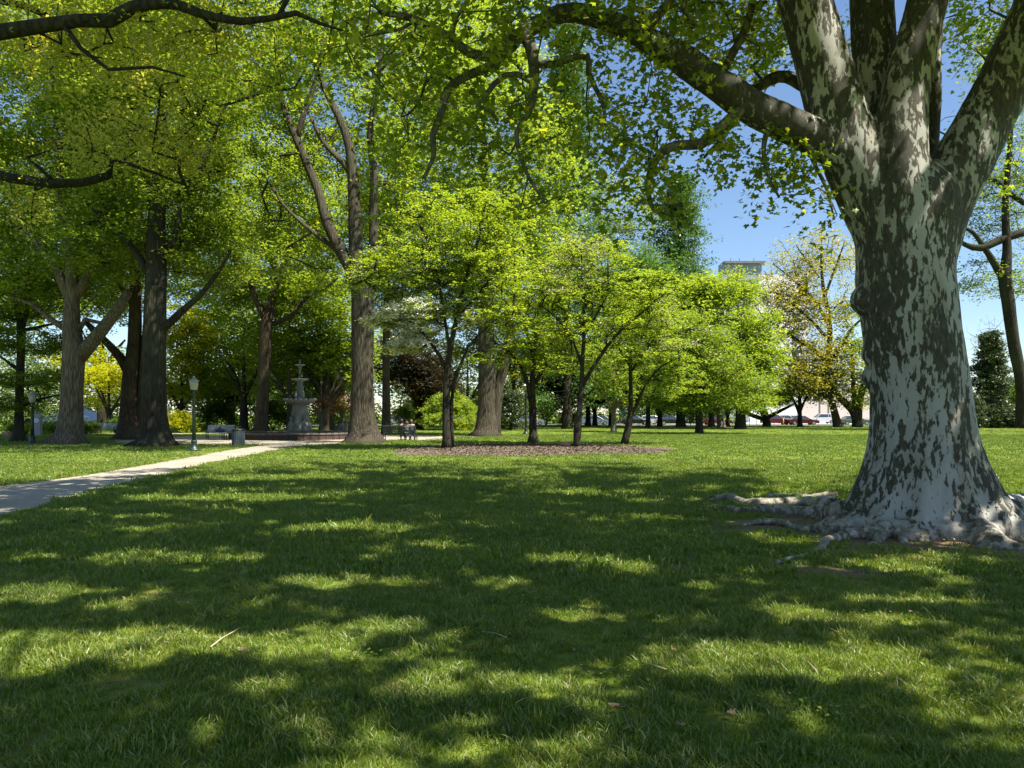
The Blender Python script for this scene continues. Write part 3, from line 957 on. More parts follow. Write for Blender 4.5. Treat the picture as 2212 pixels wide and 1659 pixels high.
vis = [
    L(10.0, (1112, 90, 16, 0), (1085, 116, 15), (1050, 122, 13), (1015, 114, 12), (975, 86, 11), (935, 60, 10), (880, 38, 9), (815, 28, 6)),
    L(10.0, (1085, 116, 12), (1062, 142, 12), (1010, 165, 11), (965, 195, 10), (948, 250, 9), (935, 290, 8), (938, 335, 6), (915, 385, 4)),
    L(10.0, (1138, 82, 14), (1150, 120, 14), (1152, 175, 12), (1142, 240, 7), (1116, 288, 6), (1128, 340, 5), (1148, 400, 4), (1175, 440, 3)),
    L(10.1, (1150, 135, 10), (1190, 140, 9), (1230, 128, 8), (1268, 122, 8), (1275, 160, 7), (1288, 190, 6), (1302, 225, 5), (1308, 270, 3)),
    L(10.0, (1150, 178, 8), (1120, 160, 8), (1095, 160, 7), (1070, 180, 7), (1048, 210, 6), (1030, 222, 5), (1062, 238, 5), (1075, 262, 3)),
    L(10.6, (1605, 232, 15), (1568, 268, 15), (1540, 290, 14), (1512, 312, 13), (1470, 312, 12), (1432, 326, 11), (1405, 362, 9), (1400, 410, 7), (1418, 452, 5), (1455, 462, 3)),
    L(11.6, (1745, 190, 16), (1700, 166, 15), (1665, 172, 14), (1625, 196, 12), (1590, 232, 9), (1560, 300, 6), (1520, 340, 3)),
    L(10.2, (1400, 60, 11), (1440, 10, 10), (1500, -60, 9), (1530, -160, 6)),
    L(10.0, (1300, 30, 13), (1240, -40, 11), (1160, -110, 9), (1060, -160, 6)),
    L(11.2, (1560, 160, 10), (1600, 80, 9), (1625, 10, 8), (1640, -80, 6)),
    L(11.0, (975, 86, 6), (985, 40, 5), (1010, 0, 5), (1020, -60, 4)),
    L(10.0, (900, 40, 5), (870, 62, 4), (820, 76, 3), (780, 86, 2)),
    L(10.0, (985, 180, 4), (960, 160, 4), (925, 172, 4), (905, 220, 3), (880, 255, 3)),
    L(12.3, (2060, 300, 12), (2110, 260, 9), (2160, 180, 8), (2215, 120, 6)),
    L(10.6, (1660, 270, 7), (1650, 320, 6), (1660, 380, 4), (1680, 430, 3)),
    L(10.6, (1740, 300, 6), (1760, 360, 5), (1790, 420, 4), (1800, 470, 2)),
    L(10.8, (1500, 60, 7), (1475, 20, 6), (1495, -30, 5)),
]
for P0, R0 in vis:
    P, R = sb(P0, [r * 0.92 for r in R0], 8, 0.1, 0.06)
    skP += [p for p in P[::4]]

# where the crown lets the sun through (ground patches: centre, half sizes)
LIT = [(-2.5, 5.3, 1.5, .42), (-3.4, 4.9, 1.0, .3), (1.75, 4.9, 1.0, .42), (0.15, 4.5, .45, .22), (.6, 8.4, .8, .25), (4.5, 8.4, .8, .25), (-2.3, 10.6, 1.0, .4), (-4.0, 8.5, 1.5, .3), (-1.6, 7.3, .8, .22),
       (3.4, 6.5, .6, .2), (2.6, 5.9, .5, .2), (-3.9, 6.9, .8, .2), (3.5, 9.6, .5, .2), (.9, 6.1, .4, .16), (-.8, 9.3, .6, .2), (3.9, 13.8, 1.2, .5), (1.5, 15.5, 1.2, .5), (-.9, 5.8, .35, .14), (-5.5, 14.5, 2.2, .7),
       (-.3, 13.2, .7, .3), (-6, 19, 2, .8), (6.9, 9.1, .35, .2), (2.4, 11.9, .9, .3)]
def lit_patch(p, zc=None):
    t = p[2] / TOSUN[2]
    gx, gy = p[0] - TOSUN[0] * t, p[1] - TOSUN[1] * t
    for (cx_, cy_, a, b) in LIT:
        e = math.hypot((gx - cx_) / a, (gy - cy_) / b) + 0.35 * mnoise.noise(Vector((gx * 2, gy * 2, cx_)))
        if e < 1.0: return True
    if gy > 13.0 and gx > 4.3 + 0.25 * (gy - 15) and gy < 34: 
        if mnoise.noise(Vector((gx * 0.8, gy * 1.4, 7.0))) > -0.22: return True
    if gy > 18.5 and mnoise.noise(Vector((gx * 0.5, gy * 0.9, 3.0))) > -0.05: return True
    n = mnoise.noise(Vector((gx * 0.8, gy * 1.7, 1.0))) + 0.5 * mnoise.noise(Vector((gx * 2.2, gy * 3.6, 4.0)))
    return n > 0.42

def lit_leaf(P):
    t = P[:, 2] / TOSUN[2]
    gx, gy = P[:, 0] - TOSUN[0] * t, P[:, 1] - TOSUN[1] * t
    m = np.zeros(len(P), bool)
    for (cx_, cy_, a, b) in LIT:
        wob = 0.18 * np.sin(gx * 5 + cx_ * 3) + 0.14 * np.sin(gy * 11 + gx * 7 + cy_)
        m |= (np.hypot((gx - cx_) / a, (gy - cy_) / b) + wob < 0.92)
    fine = np.array([mnoise.noise(Vector((a * 1.1, b * 1.3, 11.0))) + 0.6 * mnoise.noise(Vector((a * 3.6, b * 4.2, 2.0))) for a, b in zip(gx, gy)]) > 0.42
    return (m & (np.sin(P[:, 0] * 91.7 + P[:, 1] * 57.3) < 0.97)) | fine

def in_view(p):
    x, y, z = p
    if y < 0.5: return False
    u, v = x / y * F + CX, HY - (z - EYE) / y * F
    return -120 < u < 2330 and v > -40

g = np.random.default_rng(11)
# (a) crown above and round the picture
hid = ell_points(2600, (5.2, 10.2, 12.2), (11.6, 12.0, 6.4), 0.25, g)
hid = np.array([p for p in hid if not in_view(p) and p[2] > 5.6 + 0.10 * max(0, abs(p[0] - 5)) and not lit_patch(p)])
print("hidden clusters", len(hid))
# (b) sprays within the picture: centre, radii in picture units, depth range, count
VIS = [(1130, 40, 330, 95, 9.0, 11.5, 46), (980, 150, 200, 130, 9.0, 11, 34), (1100, 260, 210, 130, 9.2, 11.2, 34), (900, 260, 110, 150, 9.4, 11, 12), (830, 70, 130, 90, 9.2, 11, 16), (1240, 200, 140, 120, 9.5, 11.5, 16),
       (1430, 60, 210, 90, 9.8, 12.6, 46), (1440, 210, 130, 110, 9.8, 12.4, 30), (1400, 340, 120, 110, 9.8, 11.6, 26), (1300, 360, 120, 130, 9.6, 11.6, 22), (1620, 70, 90, 110, 11, 14, 40), (1560, 330, 80, 60, 10, 11.4, 12),
       (1690, 350, 70, 50, 10, 11.2, 10), (1650, 120, 60, 80, 11, 14, 14), (1780, 470, 55, 50, 10.2, 10.9, 5), (1765, 400, 60, 50, 10.2, 11, 7), (1630, 415, 40, 40, 10.2, 10.8, 5), (1700, 385, 60, 40, 10.2, 11, 7),
       (1850, 120, 60, 140, 13, 16, 16), (2120, 120, 90, 130, 13, 17, 30), (2190, 60, 60, 110, 12, 16, 20), (2060, 40, 60, 50, 13, 16, 10), (2190, 330, 40, 90, 13, 17, 6), (1500, 30, 200, 60, 11, 15, 40), (1200, 440, 120, 70, 9.8, 11, 8),
       (1440, 430, 60, 50, 10, 11, 8), (750, 110, 70, 80, 9.5, 11, 8)]
vis_c = []
for (px, py, rx, ry, d0, d1, n) in VIS:
    k = 0
    while k < n:
        u, w = g.normal(size=2) * 0.52
        d = d0 + (d1 - d0) * g.random()
        vis_c.append(W(px + u * rx, py + w * ry, d)); k += 1
vis_c = np.array(vis_c)
def sky_gap(p):
    u, v = p[0] / p[1] * F + CX, HY - (p[2] - EYE) / p[1] * F
    n = 0.3 * mnoise.noise(Vector((u / 60, v / 60, 0)))
    for (cx_, cy_, a, b) in [(1680, 270, 85, 45), (1560, 440, 70, 70), (1690, 480, 60, 60), (1790, 330, 40, 30), (1310, 180, 35, 30), (1790, 560, 60, 60), (2085, 560, 30, 300)]:
        if math.hypot((u - cx_) / a, (v - cy_) / b) + n < 1: return True
    return False
vis_c = np.array([p for p in vis_c if not sky_gap(p)])
off = SYC
A, R, par, b0 = grow([p for p in skP], None, [0] * len(skP), np.vstack([vis_c]), g, -0.05, 0.35, 0.005, 0.04, 0.0)
branch_mesh(BSY, A, R, par, b0, 5)
A, R, par, b0 = grow([p for p in skP], None, [0] * len(skP), hid[::3], g, 0.0, 1.6, 0.012, 0.08, 0.2)
branch_mesh(BSY, A, R, par, b0, 4)
o = BSY.build("branches", barkmat("bark_plane_branches", (0.03, 0.026, 0.02), (0.17, 0.15, 0.115), 0.6, 9.0, 0.5), syc, smooth=True)
for p in o.data.vertices: p.co = p.co - Vector(SYC)
P, v = foliage(vis_c, 34, 0.17, 0.09, 0.5, 0.8, 1.15, g=g)
V = leaf_lobed(P - off, 0.098, 0.45, 0.9, g)
# the largest leaves hanging against the sky are parts of their own
U = P[:, 0] / P[:, 1] * F + CX; VV = HY - (P[:, 2] - EYE) / P[:, 1] * F
cand = np.where((U > 1560) & (U < 1850) & (VV > 330) & (VV < 560) & (P[:, 1] < 11.2))[0][:280]
mask = np.ones(len(P), bool); mask[cand] = False
lm = bpy.data.meshes.new("leaf")
vv = [(LOBE[k][0], LOBE[k][1], -0.12 * (abs(LOBE[k][0]) + abs(LOBE[k][1]))) for k in range(10)] + [(0, 0, 0)]
lm.from_pydata(vv, [], LOBE_F); lm.materials.append(LEAF['syca'])
at = lm.attributes.new("v", 'FLOAT', 'FACE'); at.data.foreach_set("value", [0.25] * 10)
for i in cand:
    lo = bpy.data.objects.new("leaf", lm); col.objects.link(lo); lo.parent = syc
    lo.location = tuple(P[i] - off); s = 0.098 * (0.65 + 0.7 * g.random()); lo.scale = (s, s, s)
    lo.rotation_euler = Euler((math.radians(g.normal() * 40), math.radians(g.normal() * 40), g.random() * 6.28))
mask &= ~lit_leaf(P)
c = quads_mesh("crown", V[mask], LEAF['syca'], syc, v[mask], 11, LOBE_F)
c['kind'] = 'stuff'
TRI[0] += 10 * int(mask.sum())
P, v = foliage(hid, 100, 0.36, 0.13, 0.8, 0.2, 0.6, g=g)
keepm = np.array([not in_view(p) for p in P]) & ~lit_leaf(P)
c = quads_mesh("upper_crown", leaf_quads(P[keepm] - off, 0.16, 0.8, 0.3, 0.85, g=g), LEAF['syca'], syc, v[keepm])
c['kind'] = 'stuff'
TRI[0] += 2 * int(keepm.sum())
print("visible leaves", mask.sum(), "upper", keepm.sum())

# ------------------------------------------------------------------ oak reaching in at the top left
oakb = (-11.5, 10.5, 0)
def oak_keep(p): return (p[1] > 0.5)
oak_l = [([(-11.5, 10.5, -.2), (-11.4, 10.4, 2.5), (-11.2, 10.2, 4.5), (-11.6, 10.6, 8), (-12, 10.8, 12), (-12.2, 11, 15)], [.52, .46, .42, .3, .18, .06]),
         ([(-11.3, 10.3, 4.0), (-8.8, 8.6, 5.1)] + L(7.5, (-60, 78, 17), (60, 60, 16), (170, 44, 14), (238, 44, 15), (262, 30, 15), (290, 14, 13), (350, 6, 12), (385, 10, 11), (430, 28, 10), (470, 38, 9), (520, 46, 8), (580, 40, 7), (640, 28, 6), (690, 50, 4), (740, 66, 2))[0],
          [.25, .12] + L(7.5, (-60, 78, 17), (60, 60, 16), (170, 44, 14), (238, 44, 15), (262, 30, 15), (290, 14, 13), (350, 6, 12), (385, 10, 11), (430, 28, 10), (470, 38, 9), (520, 46, 8), (580, 40, 7), (640, 28, 6), (690, 50, 4), (740, 66, 2))[1]),
         ([(-11.3, 10.5, 3.6), (-9.8, 11.6, 4.8)] + L(12, (-60, 362, 12), (20, 384, 11), (110, 397, 10), (180, 394, 9), (240, 378, 8))[0], [.2, .1] + L(12, (-60, 362, 12), (20, 384, 11), (110, 397, 10), (180, 394, 9), (240, 378, 8))[1]),
         L(12, (236, 380, 6), (242, 345, 5), (262, 350, 4), (330, 372, 3), (400, 400, 2)),
         L(7.5, (140, 58, 6), (175, 105, 5), (235, 150, 4), (330, 145, 3), (400, 165, 2)),
         L(8.5, (-40, -10, 9), (60, 15, 7), (125, 45, 6)),
         L(7.5, (600, 36, 5), (620, 0, 5), (640, -60, 4), (660, -120, 3)),
         L(7.5, (300, 12, 5), (330, -50, 4), (380, -120, 3)),
         L(12, (120, 395, 5), (60, 340, 4), (130, 320, 3), (200, 330, 2)),
         ([(-11.3, 10.3, 5), (-8.5, 7.5, 7.2), (-5.5, 5.2, 8.2), (-2.8, 3.6, 8.6)], [.2, .14, .09, .03]),
         ([(-11.6, 10.6, 8), (-9, 12.5, 9.6), (-6.8, 14, 10.6)], [.2, .14, .05])]
oak_b = [B(200, 80, 8.2, 300, 80, .8, 40), B(330, 230, 11, 130, 120, .9, 18), B(220, 310, 12, 170, 60, .9, 26), B(60, 450, 12.5, 90, 60, .7, 10), B(370, 340, 12, 70, 50, .5, 16), B(500, 90, 8.2, 130, 90, .6, 18),
         ((-12.5, 10.8, 12.5), (5, 5, 3.6), 60), ((-6.5, 5.0, 8.4), (3.2, 2.6, .9), 44)]
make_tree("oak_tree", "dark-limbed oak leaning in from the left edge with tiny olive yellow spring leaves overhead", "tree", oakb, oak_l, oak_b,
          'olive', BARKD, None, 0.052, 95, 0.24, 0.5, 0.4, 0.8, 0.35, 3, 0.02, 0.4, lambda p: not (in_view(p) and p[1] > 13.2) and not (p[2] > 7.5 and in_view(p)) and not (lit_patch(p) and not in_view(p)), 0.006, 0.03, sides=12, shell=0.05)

# ------------------------------------------------------------------ the tall park trees
GRP = "tall shade trees across the lawn"
make_tree("beech_tree", "slim dark young tree with layered foliage beside the small lamp at the far left", "tree", G(40, 953), [
    L(45, (40, 956, 13), (40, 930, 9), (42, 850, 8), (45, 740, 8), (42, 690, 7), (30, 640, 5), (25, 560, 3), (20, 500, 1)),
    L(45, (46, 715, 6), (62, 650, 4), (60, 580, 2)), L(45, (48, 715, 4), (90, 705, 3), (150, 690, 2), (190, 660, 1)),
    L(45, (42, 880, 4), (90, 862, 3), (140, 850, 1)), L(45, (40, 800, 4), (0, 770, 2), (-40, 750, 1))],
    [B(50, 740, 45, 140, 30, 3, 60), B(60, 820, 45, 110, 20, 3, 30), B(40, 640, 45, 110, 60, 3, 70), B(20, 870, 45, 90, 14, 2, 20), B(40, 560, 46, 80, 60, 2, 40)],
    'mid', BARKD, GRP, 0.13, 110, 0.55, 1.5, 0, 0.25, 0.5, 5, 0.02, sides=10)
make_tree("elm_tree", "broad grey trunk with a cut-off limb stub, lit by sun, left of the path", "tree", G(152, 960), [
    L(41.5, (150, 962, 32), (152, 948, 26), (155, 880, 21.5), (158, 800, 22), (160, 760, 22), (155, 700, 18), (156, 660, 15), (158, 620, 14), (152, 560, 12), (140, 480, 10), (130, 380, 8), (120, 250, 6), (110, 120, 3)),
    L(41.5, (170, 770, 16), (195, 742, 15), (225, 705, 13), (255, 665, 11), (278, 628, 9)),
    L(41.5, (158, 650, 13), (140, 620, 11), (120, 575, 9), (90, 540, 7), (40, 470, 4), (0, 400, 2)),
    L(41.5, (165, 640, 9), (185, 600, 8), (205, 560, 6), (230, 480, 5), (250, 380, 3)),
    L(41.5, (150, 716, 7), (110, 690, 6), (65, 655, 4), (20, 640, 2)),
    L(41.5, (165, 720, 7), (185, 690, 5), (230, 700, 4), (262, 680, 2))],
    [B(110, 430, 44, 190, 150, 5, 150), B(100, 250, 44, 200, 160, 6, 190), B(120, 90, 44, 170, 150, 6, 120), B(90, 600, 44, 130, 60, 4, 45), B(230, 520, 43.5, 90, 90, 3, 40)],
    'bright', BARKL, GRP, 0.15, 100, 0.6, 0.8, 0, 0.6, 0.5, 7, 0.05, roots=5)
make_tree("maple_tree", "double brown trunk in shade just left of the darkest straight trunk", "tree", G(292, 949), [
    L(49, (285, 951, 33), (283, 935, 26), (282, 880, 20), (283, 810, 17), (290, 740, 14), (292, 650, 12), (290, 560, 10), (280, 420, 8), (270, 250, 5), (260, 90, 2)),
    L(49, (300, 951, 16), (308, 900, 13), (312, 800, 11), (318, 700, 9), (330, 560, 7), (345, 400, 4)),
    L(49, (275, 800, 11), (262, 776, 10), (232, 742, 8), (200, 712, 7), (180, 690, 4)),
    L(49, (290, 660, 8), (250, 600, 6), (210, 520, 4), (190, 440, 2))],
    [B(290, 420, 51, 170, 170, 6, 160), B(280, 220, 51, 180, 180, 6, 180), B(250, 610, 52, 110, 60, 4, 45), B(300, 60, 52, 150, 120, 6, 90)],
    'mid', BARKR, GRP, 0.16, 100, 0.65, 0.8, 0, 0.6, 0.45, 9, 0.05)
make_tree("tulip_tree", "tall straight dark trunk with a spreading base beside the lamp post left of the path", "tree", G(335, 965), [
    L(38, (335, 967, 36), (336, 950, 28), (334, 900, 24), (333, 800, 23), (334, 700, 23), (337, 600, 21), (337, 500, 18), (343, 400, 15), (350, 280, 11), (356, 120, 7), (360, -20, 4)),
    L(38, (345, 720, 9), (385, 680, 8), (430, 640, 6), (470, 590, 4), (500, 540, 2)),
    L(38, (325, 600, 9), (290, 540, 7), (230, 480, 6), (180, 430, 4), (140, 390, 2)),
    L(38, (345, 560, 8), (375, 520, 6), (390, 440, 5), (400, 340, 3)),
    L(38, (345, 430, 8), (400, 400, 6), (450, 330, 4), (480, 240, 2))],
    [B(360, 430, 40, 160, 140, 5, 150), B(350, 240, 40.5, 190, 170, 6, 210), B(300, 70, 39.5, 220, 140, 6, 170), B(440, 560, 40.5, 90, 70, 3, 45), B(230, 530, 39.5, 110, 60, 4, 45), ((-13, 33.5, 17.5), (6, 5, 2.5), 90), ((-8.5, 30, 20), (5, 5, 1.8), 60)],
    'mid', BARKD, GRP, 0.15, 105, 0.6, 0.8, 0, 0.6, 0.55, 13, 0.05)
make_tree("linden_tree", "mid-sized trunk forking into spreading limbs between the lamp post and the fountain", "tree", G(565, 936), [
    L(65, (563, 937, 17), (564, 920, 13.5), (568, 850, 12.5), (572, 760, 13), (576, 700, 13), (585, 660, 9), (600, 610, 7), (620, 540, 5), (630, 440, 3)),
    L(65, (574, 690, 9), (555, 650, 7), (530, 600, 6), (500, 550, 5), (470, 480, 3)),
    L(65, (590, 700, 6), (630, 680, 5), (665, 640, 4), (700, 625, 3), (730, 600, 2)),
    L(65, (588, 650, 7), (598, 600, 6), (580, 530, 5), (570, 430, 3))],
    [B(560, 570, 68, 160, 90, 6, 130), B(600, 430, 68, 150, 130, 6, 150), B(560, 290, 69, 130, 130, 6, 80), B(680, 640, 68, 80, 40, 4, 35), B(470, 640, 68, 70, 60, 4, 35)],
    'bright', BARKR, GRP, 0.2, 90, 0.8, 1.0, 0, 0.5, 0.25, 15, 0.05, sides=12)
make_tree("ash_tree", "big furrowed trunk with flared pale roots in the middle, forking high into dark limbs", "tree", G(787, 957), [
    L(43.5, (787, 960, 40), (787, 948, 30), (783, 900, 25), (782, 820, 23.5), (782, 740, 23.5), (783, 680, 25), (782, 640, 24), (775, 590, 20), (768, 540, 15), (765, 450, 13), (762, 380, 12), (755, 320, 10), (735, 260, 8), (700, 190, 6), (670, 110, 4), (650, 20, 2)),
    L(43.5, (775, 620, 18), (755, 575, 14), (735, 540, 13), (705, 480, 11), (690, 420, 10), (665, 360, 9), (640, 300, 8), (615, 240, 6), (590, 150, 4), (560, 60, 2)),
    L(43.5, (795, 610, 12), (806, 540, 10), (806, 450, 9), (808, 380, 9), (800, 280, 7), (815, 180, 5), (830, 60, 3)),
    L(43.5, (640, 305, 6), (655, 250, 6), (680, 180, 5), (690, 130, 4), (700, 60, 2)),
    L(43.5, (762, 380, 8), (740, 350, 7), (700, 310, 5), (670, 250, 3)),
    L(43.5, (735, 545, 6), (700, 520, 5), (650, 480, 4), (610, 440, 3), (580, 390, 2))],
    [B(620, 330, 47, 120, 150, 4, 70), B(700, 180, 47.5, 170, 150, 5, 110), B(820, 330, 48, 110, 170, 5, 90), B(650, 530, 47.5, 110, 90, 4, 60), B(740, 40, 47.5, 190, 90, 5, 80), B(850, 500, 49, 80, 100, 4, 45), B(930, 150, 48, 120, 150, 4, 60), ((-4, 36, 20.5), (6, 6, 2), 60)],
    'bright', BARK, GRP, 0.145, 90, 0.6, 0.9, 0, 0.5, 0.55, 17, 0.06, roots=7)
make_tree("pine_tree", "narrow straight reddish trunk just right of the big central trunk, behind the black bench", "tree", G(835, 939), [
    L(60, (835, 940, 12), (834, 930, 9.5), (834, 850, 8.5), (834, 740, 8), (836, 620, 6), (838, 480, 4), (840, 330, 2))],
    [B(830, 560, 60, 90, 130, 4, 80), B(840, 390, 60, 80, 120, 4, 70), B(900, 690, 61, 70, 40, 3, 26)],
    'mid', BARKR, GRP, 0.18, 80, 0.7, 1.0, 0, 0.5, 0.25, 19, 0.0, sides=10)
make_tree("cottonwood_tree", "thick fluted twin trunk with grooves standing behind the small trees of the mulch bed", "tree", G(1052, 943), [
    L(56, (1050, 945, 33), (1051, 932, 23), (1052, 880, 19), (1052, 800, 19), (1050, 700, 17), (1050, 600, 14), (1048, 450, 10), (1045, 300, 6), (1040, 150, 3)),
    L(56, (1066, 945, 16), (1070, 900, 12), (1076, 840, 11), (1088, 790, 11), (1105, 700, 9), (1130, 560, 6), (1150, 400, 4))],
    [B(1050, 520, 56, 170, 140, 6, 130), B(1040, 330, 56, 180, 160, 6, 170), B(1020, 160, 56, 160, 130, 6, 110), B(1150, 420, 57, 120, 130, 5, 70), B(960, 40, 56, 140, 80, 5, 45)],
    'bright', BARK, GRP, 0.18, 90, 0.75, 0.9, 0, 0.55, 0.3, 21, 0.05)
make_tree("plane_tree", "slender dark trunk forking left at the right edge behind the big plane tree", "tree", G(2200, 921), [
    L(72, (2212, 922, 17), (2210, 900, 13), (2206, 820, 12), (2190, 740, 12), (2180, 660, 13), (2172, 600, 13), (2176, 540, 9), (2172, 450, 7), (2180, 340, 5), (2190, 200, 3)),
    L(72, (2172, 610, 9), (2155, 580, 8), (2130, 540, 6), (2100, 500, 4), (2070, 490, 2)),
    L(72, (2215, 500, 9), (2170, 515, 8), (2120, 535, 8), (2085, 528, 5), (2060, 510, 3)),
    L(72, (2215, 440, 6), (2185, 420, 5), (2150, 390, 4), (2110, 380, 2))],
    [B(2150, 600, 75, 90, 45, 4, 44), B(2140, 440, 75, 100, 90, 4, 80), B(2200, 300, 75, 110, 130, 5, 100), B(2270, 520, 77, 80, 160, 5, 40), B(2200, 130, 75, 110, 120, 5, 60)],
    'mid', BARKD, GRP, 0.17, 70, 0.7, 0.9, 0, 0.5, 0.2, 23, 0.05, sides=10)

# ------------------------------------------------------------------ dogwoods in and round the mulch bed
GD = "flowering dogwoods in the mulch bed"
def flower_sub(frac, boxpx=None, d=None):
    def f(c):
        out = []
        gg = np.random.default_rng(3)
        for p in c:
            u, v = p[0] / p[1] * F + CX, HY - (p[2] - EYE) / p[1] * F
            if boxpx is None or (boxpx[0] < u < boxpx[2] and boxpx[1] < v < boxpx[3]):
                if gg.random() < frac: out.append(p + np.array([0, 0, 0.12]))
        return np.array(out)
    return f
make_tree("dogwood_tree", "leftmost, tallest dogwood in the mulch bed, twin-stemmed with a few white flower sprays", "tree", G(965, 973) + np.array([0, 0, .06]), [
    L(34.2, (965, 974, 10), (965, 950, 8.5), (963, 900, 8), (964, 850, 8), (966, 800, 7.5), (975, 740, 6), (990, 670, 4.5), (1010, 590, 3.5), (1040, 500, 2.5), (1060, 440, 1.2)),
    L(34.2, (972, 845, 4), (990, 800, 4), (1010, 750, 3), (1060, 700, 2), (1110, 660, 1.2)),
    L(34.2, (964, 800, 5), (950, 770, 4), (930, 740, 3), (890, 690, 2.5), (850, 640, 1.5), (800, 620, 1)),
    L(34.2, (972, 760, 4), (962, 700, 3.5), (950, 620, 3), (930, 540, 2), (900, 470, 1.2)),
    L(34.2, (985, 690, 3), (1030, 640, 2.5), (1080, 580, 2), (1130, 530, 1.2)),
    L(34.2, (930, 740, 2.5), (900, 700, 2), (870, 690, 1.2)),
    L(34.5, (978, 972, 5), (976, 930, 4), (975, 870, 4), (985, 800, 3))],
    [B(1010, 470, 34.8, 150, 70, 2.6, 120), B(960, 560, 34.8, 170, 60, 2.8, 120), B(880, 610, 34.8, 150, 35, 2.4, 66), B(1060, 600, 34.8, 140, 60, 2.6, 90), B(950, 680, 34.8, 140, 45, 2.4, 70), B(1090, 690, 34.6, 90, 30, 2, 30), B(800, 575, 34, 60, 45, 1.5, 22), B(838, 700, 34.2, 42, 7, .8, 9), B(872, 752, 34.2, 40, 6, .7, 8), B(905, 668, 34.2, 50, 8, .8, 8)],
    'bright', BARKD, GD, 0.10, 95, 0.36, 2.2, 0, 0.22, 0.25, 31, 0.0, 0.5, None, 0.008, 0.04,
    [("flowers", flower_sub(1.0, (790, 655, 915, 790)), 170, 0.11, 'white', 0.34), ("flowers", flower_sub(0.35, (910, 660, 1050, 760)), 90, 0.09, 'white', 0.3), ("flowers", flower_sub(0.08), 30, 0.08, 'white', 0.3)], sides=9, shell=0.1)
make_tree("dogwood_tree", "short stout dogwood second from left in the mulch bed, before the white lamp", "tree", G(1152, 959) + np.array([0, 0, .06]), [
    L(41, (1152, 960, 11), (1152, 940, 8), (1151, 890, 7.5), (1150, 840, 7), (1152, 790, 5), (1158, 720, 3.5), (1165, 650, 2), (1170, 600, 1)),
    L(41, (1148, 870, 6), (1140, 830, 4.5), (1125, 790, 3.5), (1100, 760, 2.5), (1070, 740, 1.2)),
    L(41, (1155, 830, 5), (1175, 795, 4), (1200, 765, 3), (1240, 735, 1.8), (1270, 700, 1)),
    L(41, (1152, 780, 4), (1140, 720, 2.5), (1120, 660, 1.2))],
    [B(1150, 640, 41, 110, 50, 2.4, 60), B(1180, 720, 41, 120, 45, 2.6, 70), B(1110, 770, 41, 90, 35, 2.2, 36), B(1210, 790, 41, 80, 30, 2.2, 30)],
    'bright', BARKD, GD, 0.11, 90, 0.4, 2.2, 0, 0.22, 0.25, 33, 0.0, 0.5, None, 0.008, 0.04, sides=9, shell=0.1)
make_tree("dogwood_tree", "third dogwood in the mulch bed, pale lower trunk, one long limb rising right", "tree", G(1245, 971) + np.array([0, 0, .07]), [
    L(35, (1245, 972, 8), (1246, 955, 6.5), (1247, 930, 8), (1252, 880, 5.5), (1256, 830, 5.5), (1258, 780, 4.5), (1262, 700, 3.5), (1258, 620, 2.5), (1256, 540, 1.2)),
    L(35, (1257, 835, 5), (1280, 795, 4.5), (1310, 750, 4), (1350, 705, 3), (1400, 665, 2.2), (1450, 620, 1.2)),
    L(35, (1256, 790, 3), (1235, 730, 2.5), (1205, 690, 2), (1170, 660, 1.2)),
    L(35, (1260, 730, 3), (1300, 660, 2), (1330, 600, 1.2)), L(35, (1252, 862, 2.5), (1272, 850, 2.2), (1284, 838, 2))],
    [B(1270, 560, 35.6, 110, 45, 2.3, 60), B(1230, 640, 35.6, 120, 45, 2.5, 66), B(1360, 630, 35.6, 120, 50, 2.5, 70), B(1290, 710, 35.6, 120, 40, 2.4, 50), B(1420, 690, 35.6, 80, 50, 2, 36), B(1210, 740, 35.6, 60, 30, 1.8, 18)],
    'bright', BARKD, GD, 0.10, 90, 0.36, 2.2, 0, 0.22, 0.2, 35, 0.0, 0.5, None, 0.008, 0.035,
    [("flowers", flower_sub(0.5, (1180, 520, 1300, 640)), 60, 0.08, 'pinkw', 0.3), ("flowers", flower_sub(0.08), 24, 0.08, 'pinkw', 0.3)], sides=9, shell=0.1)
make_tree("dogwood_tree", "rightmost dogwood in the mulch bed, its dark trunk leaning to the right", "tree", G(1350, 961) + np.array([0, 0, .06]), [
    L(40.5, (1349, 962, 8), (1352, 945, 7), (1360, 910, 6.5), (1363, 870, 5), (1362, 800, 4), (1364, 740, 3), (1375, 690, 1.5)),
    L(40.5, (1362, 900, 4), (1375, 875, 4), (1395, 830, 3), (1430, 790, 2), (1470, 770, 1)),
    L(40.5, (1366, 800, 3), (1385, 770, 2.5), (1410, 735, 1.8), (1440, 700, 1)), L(40.5, (1360, 790, 2.5), (1335, 750, 1.8), (1310, 720, 1))],
    [B(1380, 700, 40.5, 100, 45, 2.4, 56), B(1330, 770, 40.5, 90, 40, 2.2, 40), B(1430, 770, 40.5, 90, 45, 2.2, 50), B(1460, 830, 41, 70, 35, 2, 26)],
    'bright', BARKD, GD, 0.11, 85, 0.4, 2.2, 0, 0.22, 0.2, 37, 0.0, 0.5, None, 0.008, 0.035,
    [("flowers", flower_sub(0.5, (1420, 640, 1560, 760)), 60, 0.09, 'pinkw', 0.3)], sides=9, shell=0.1)

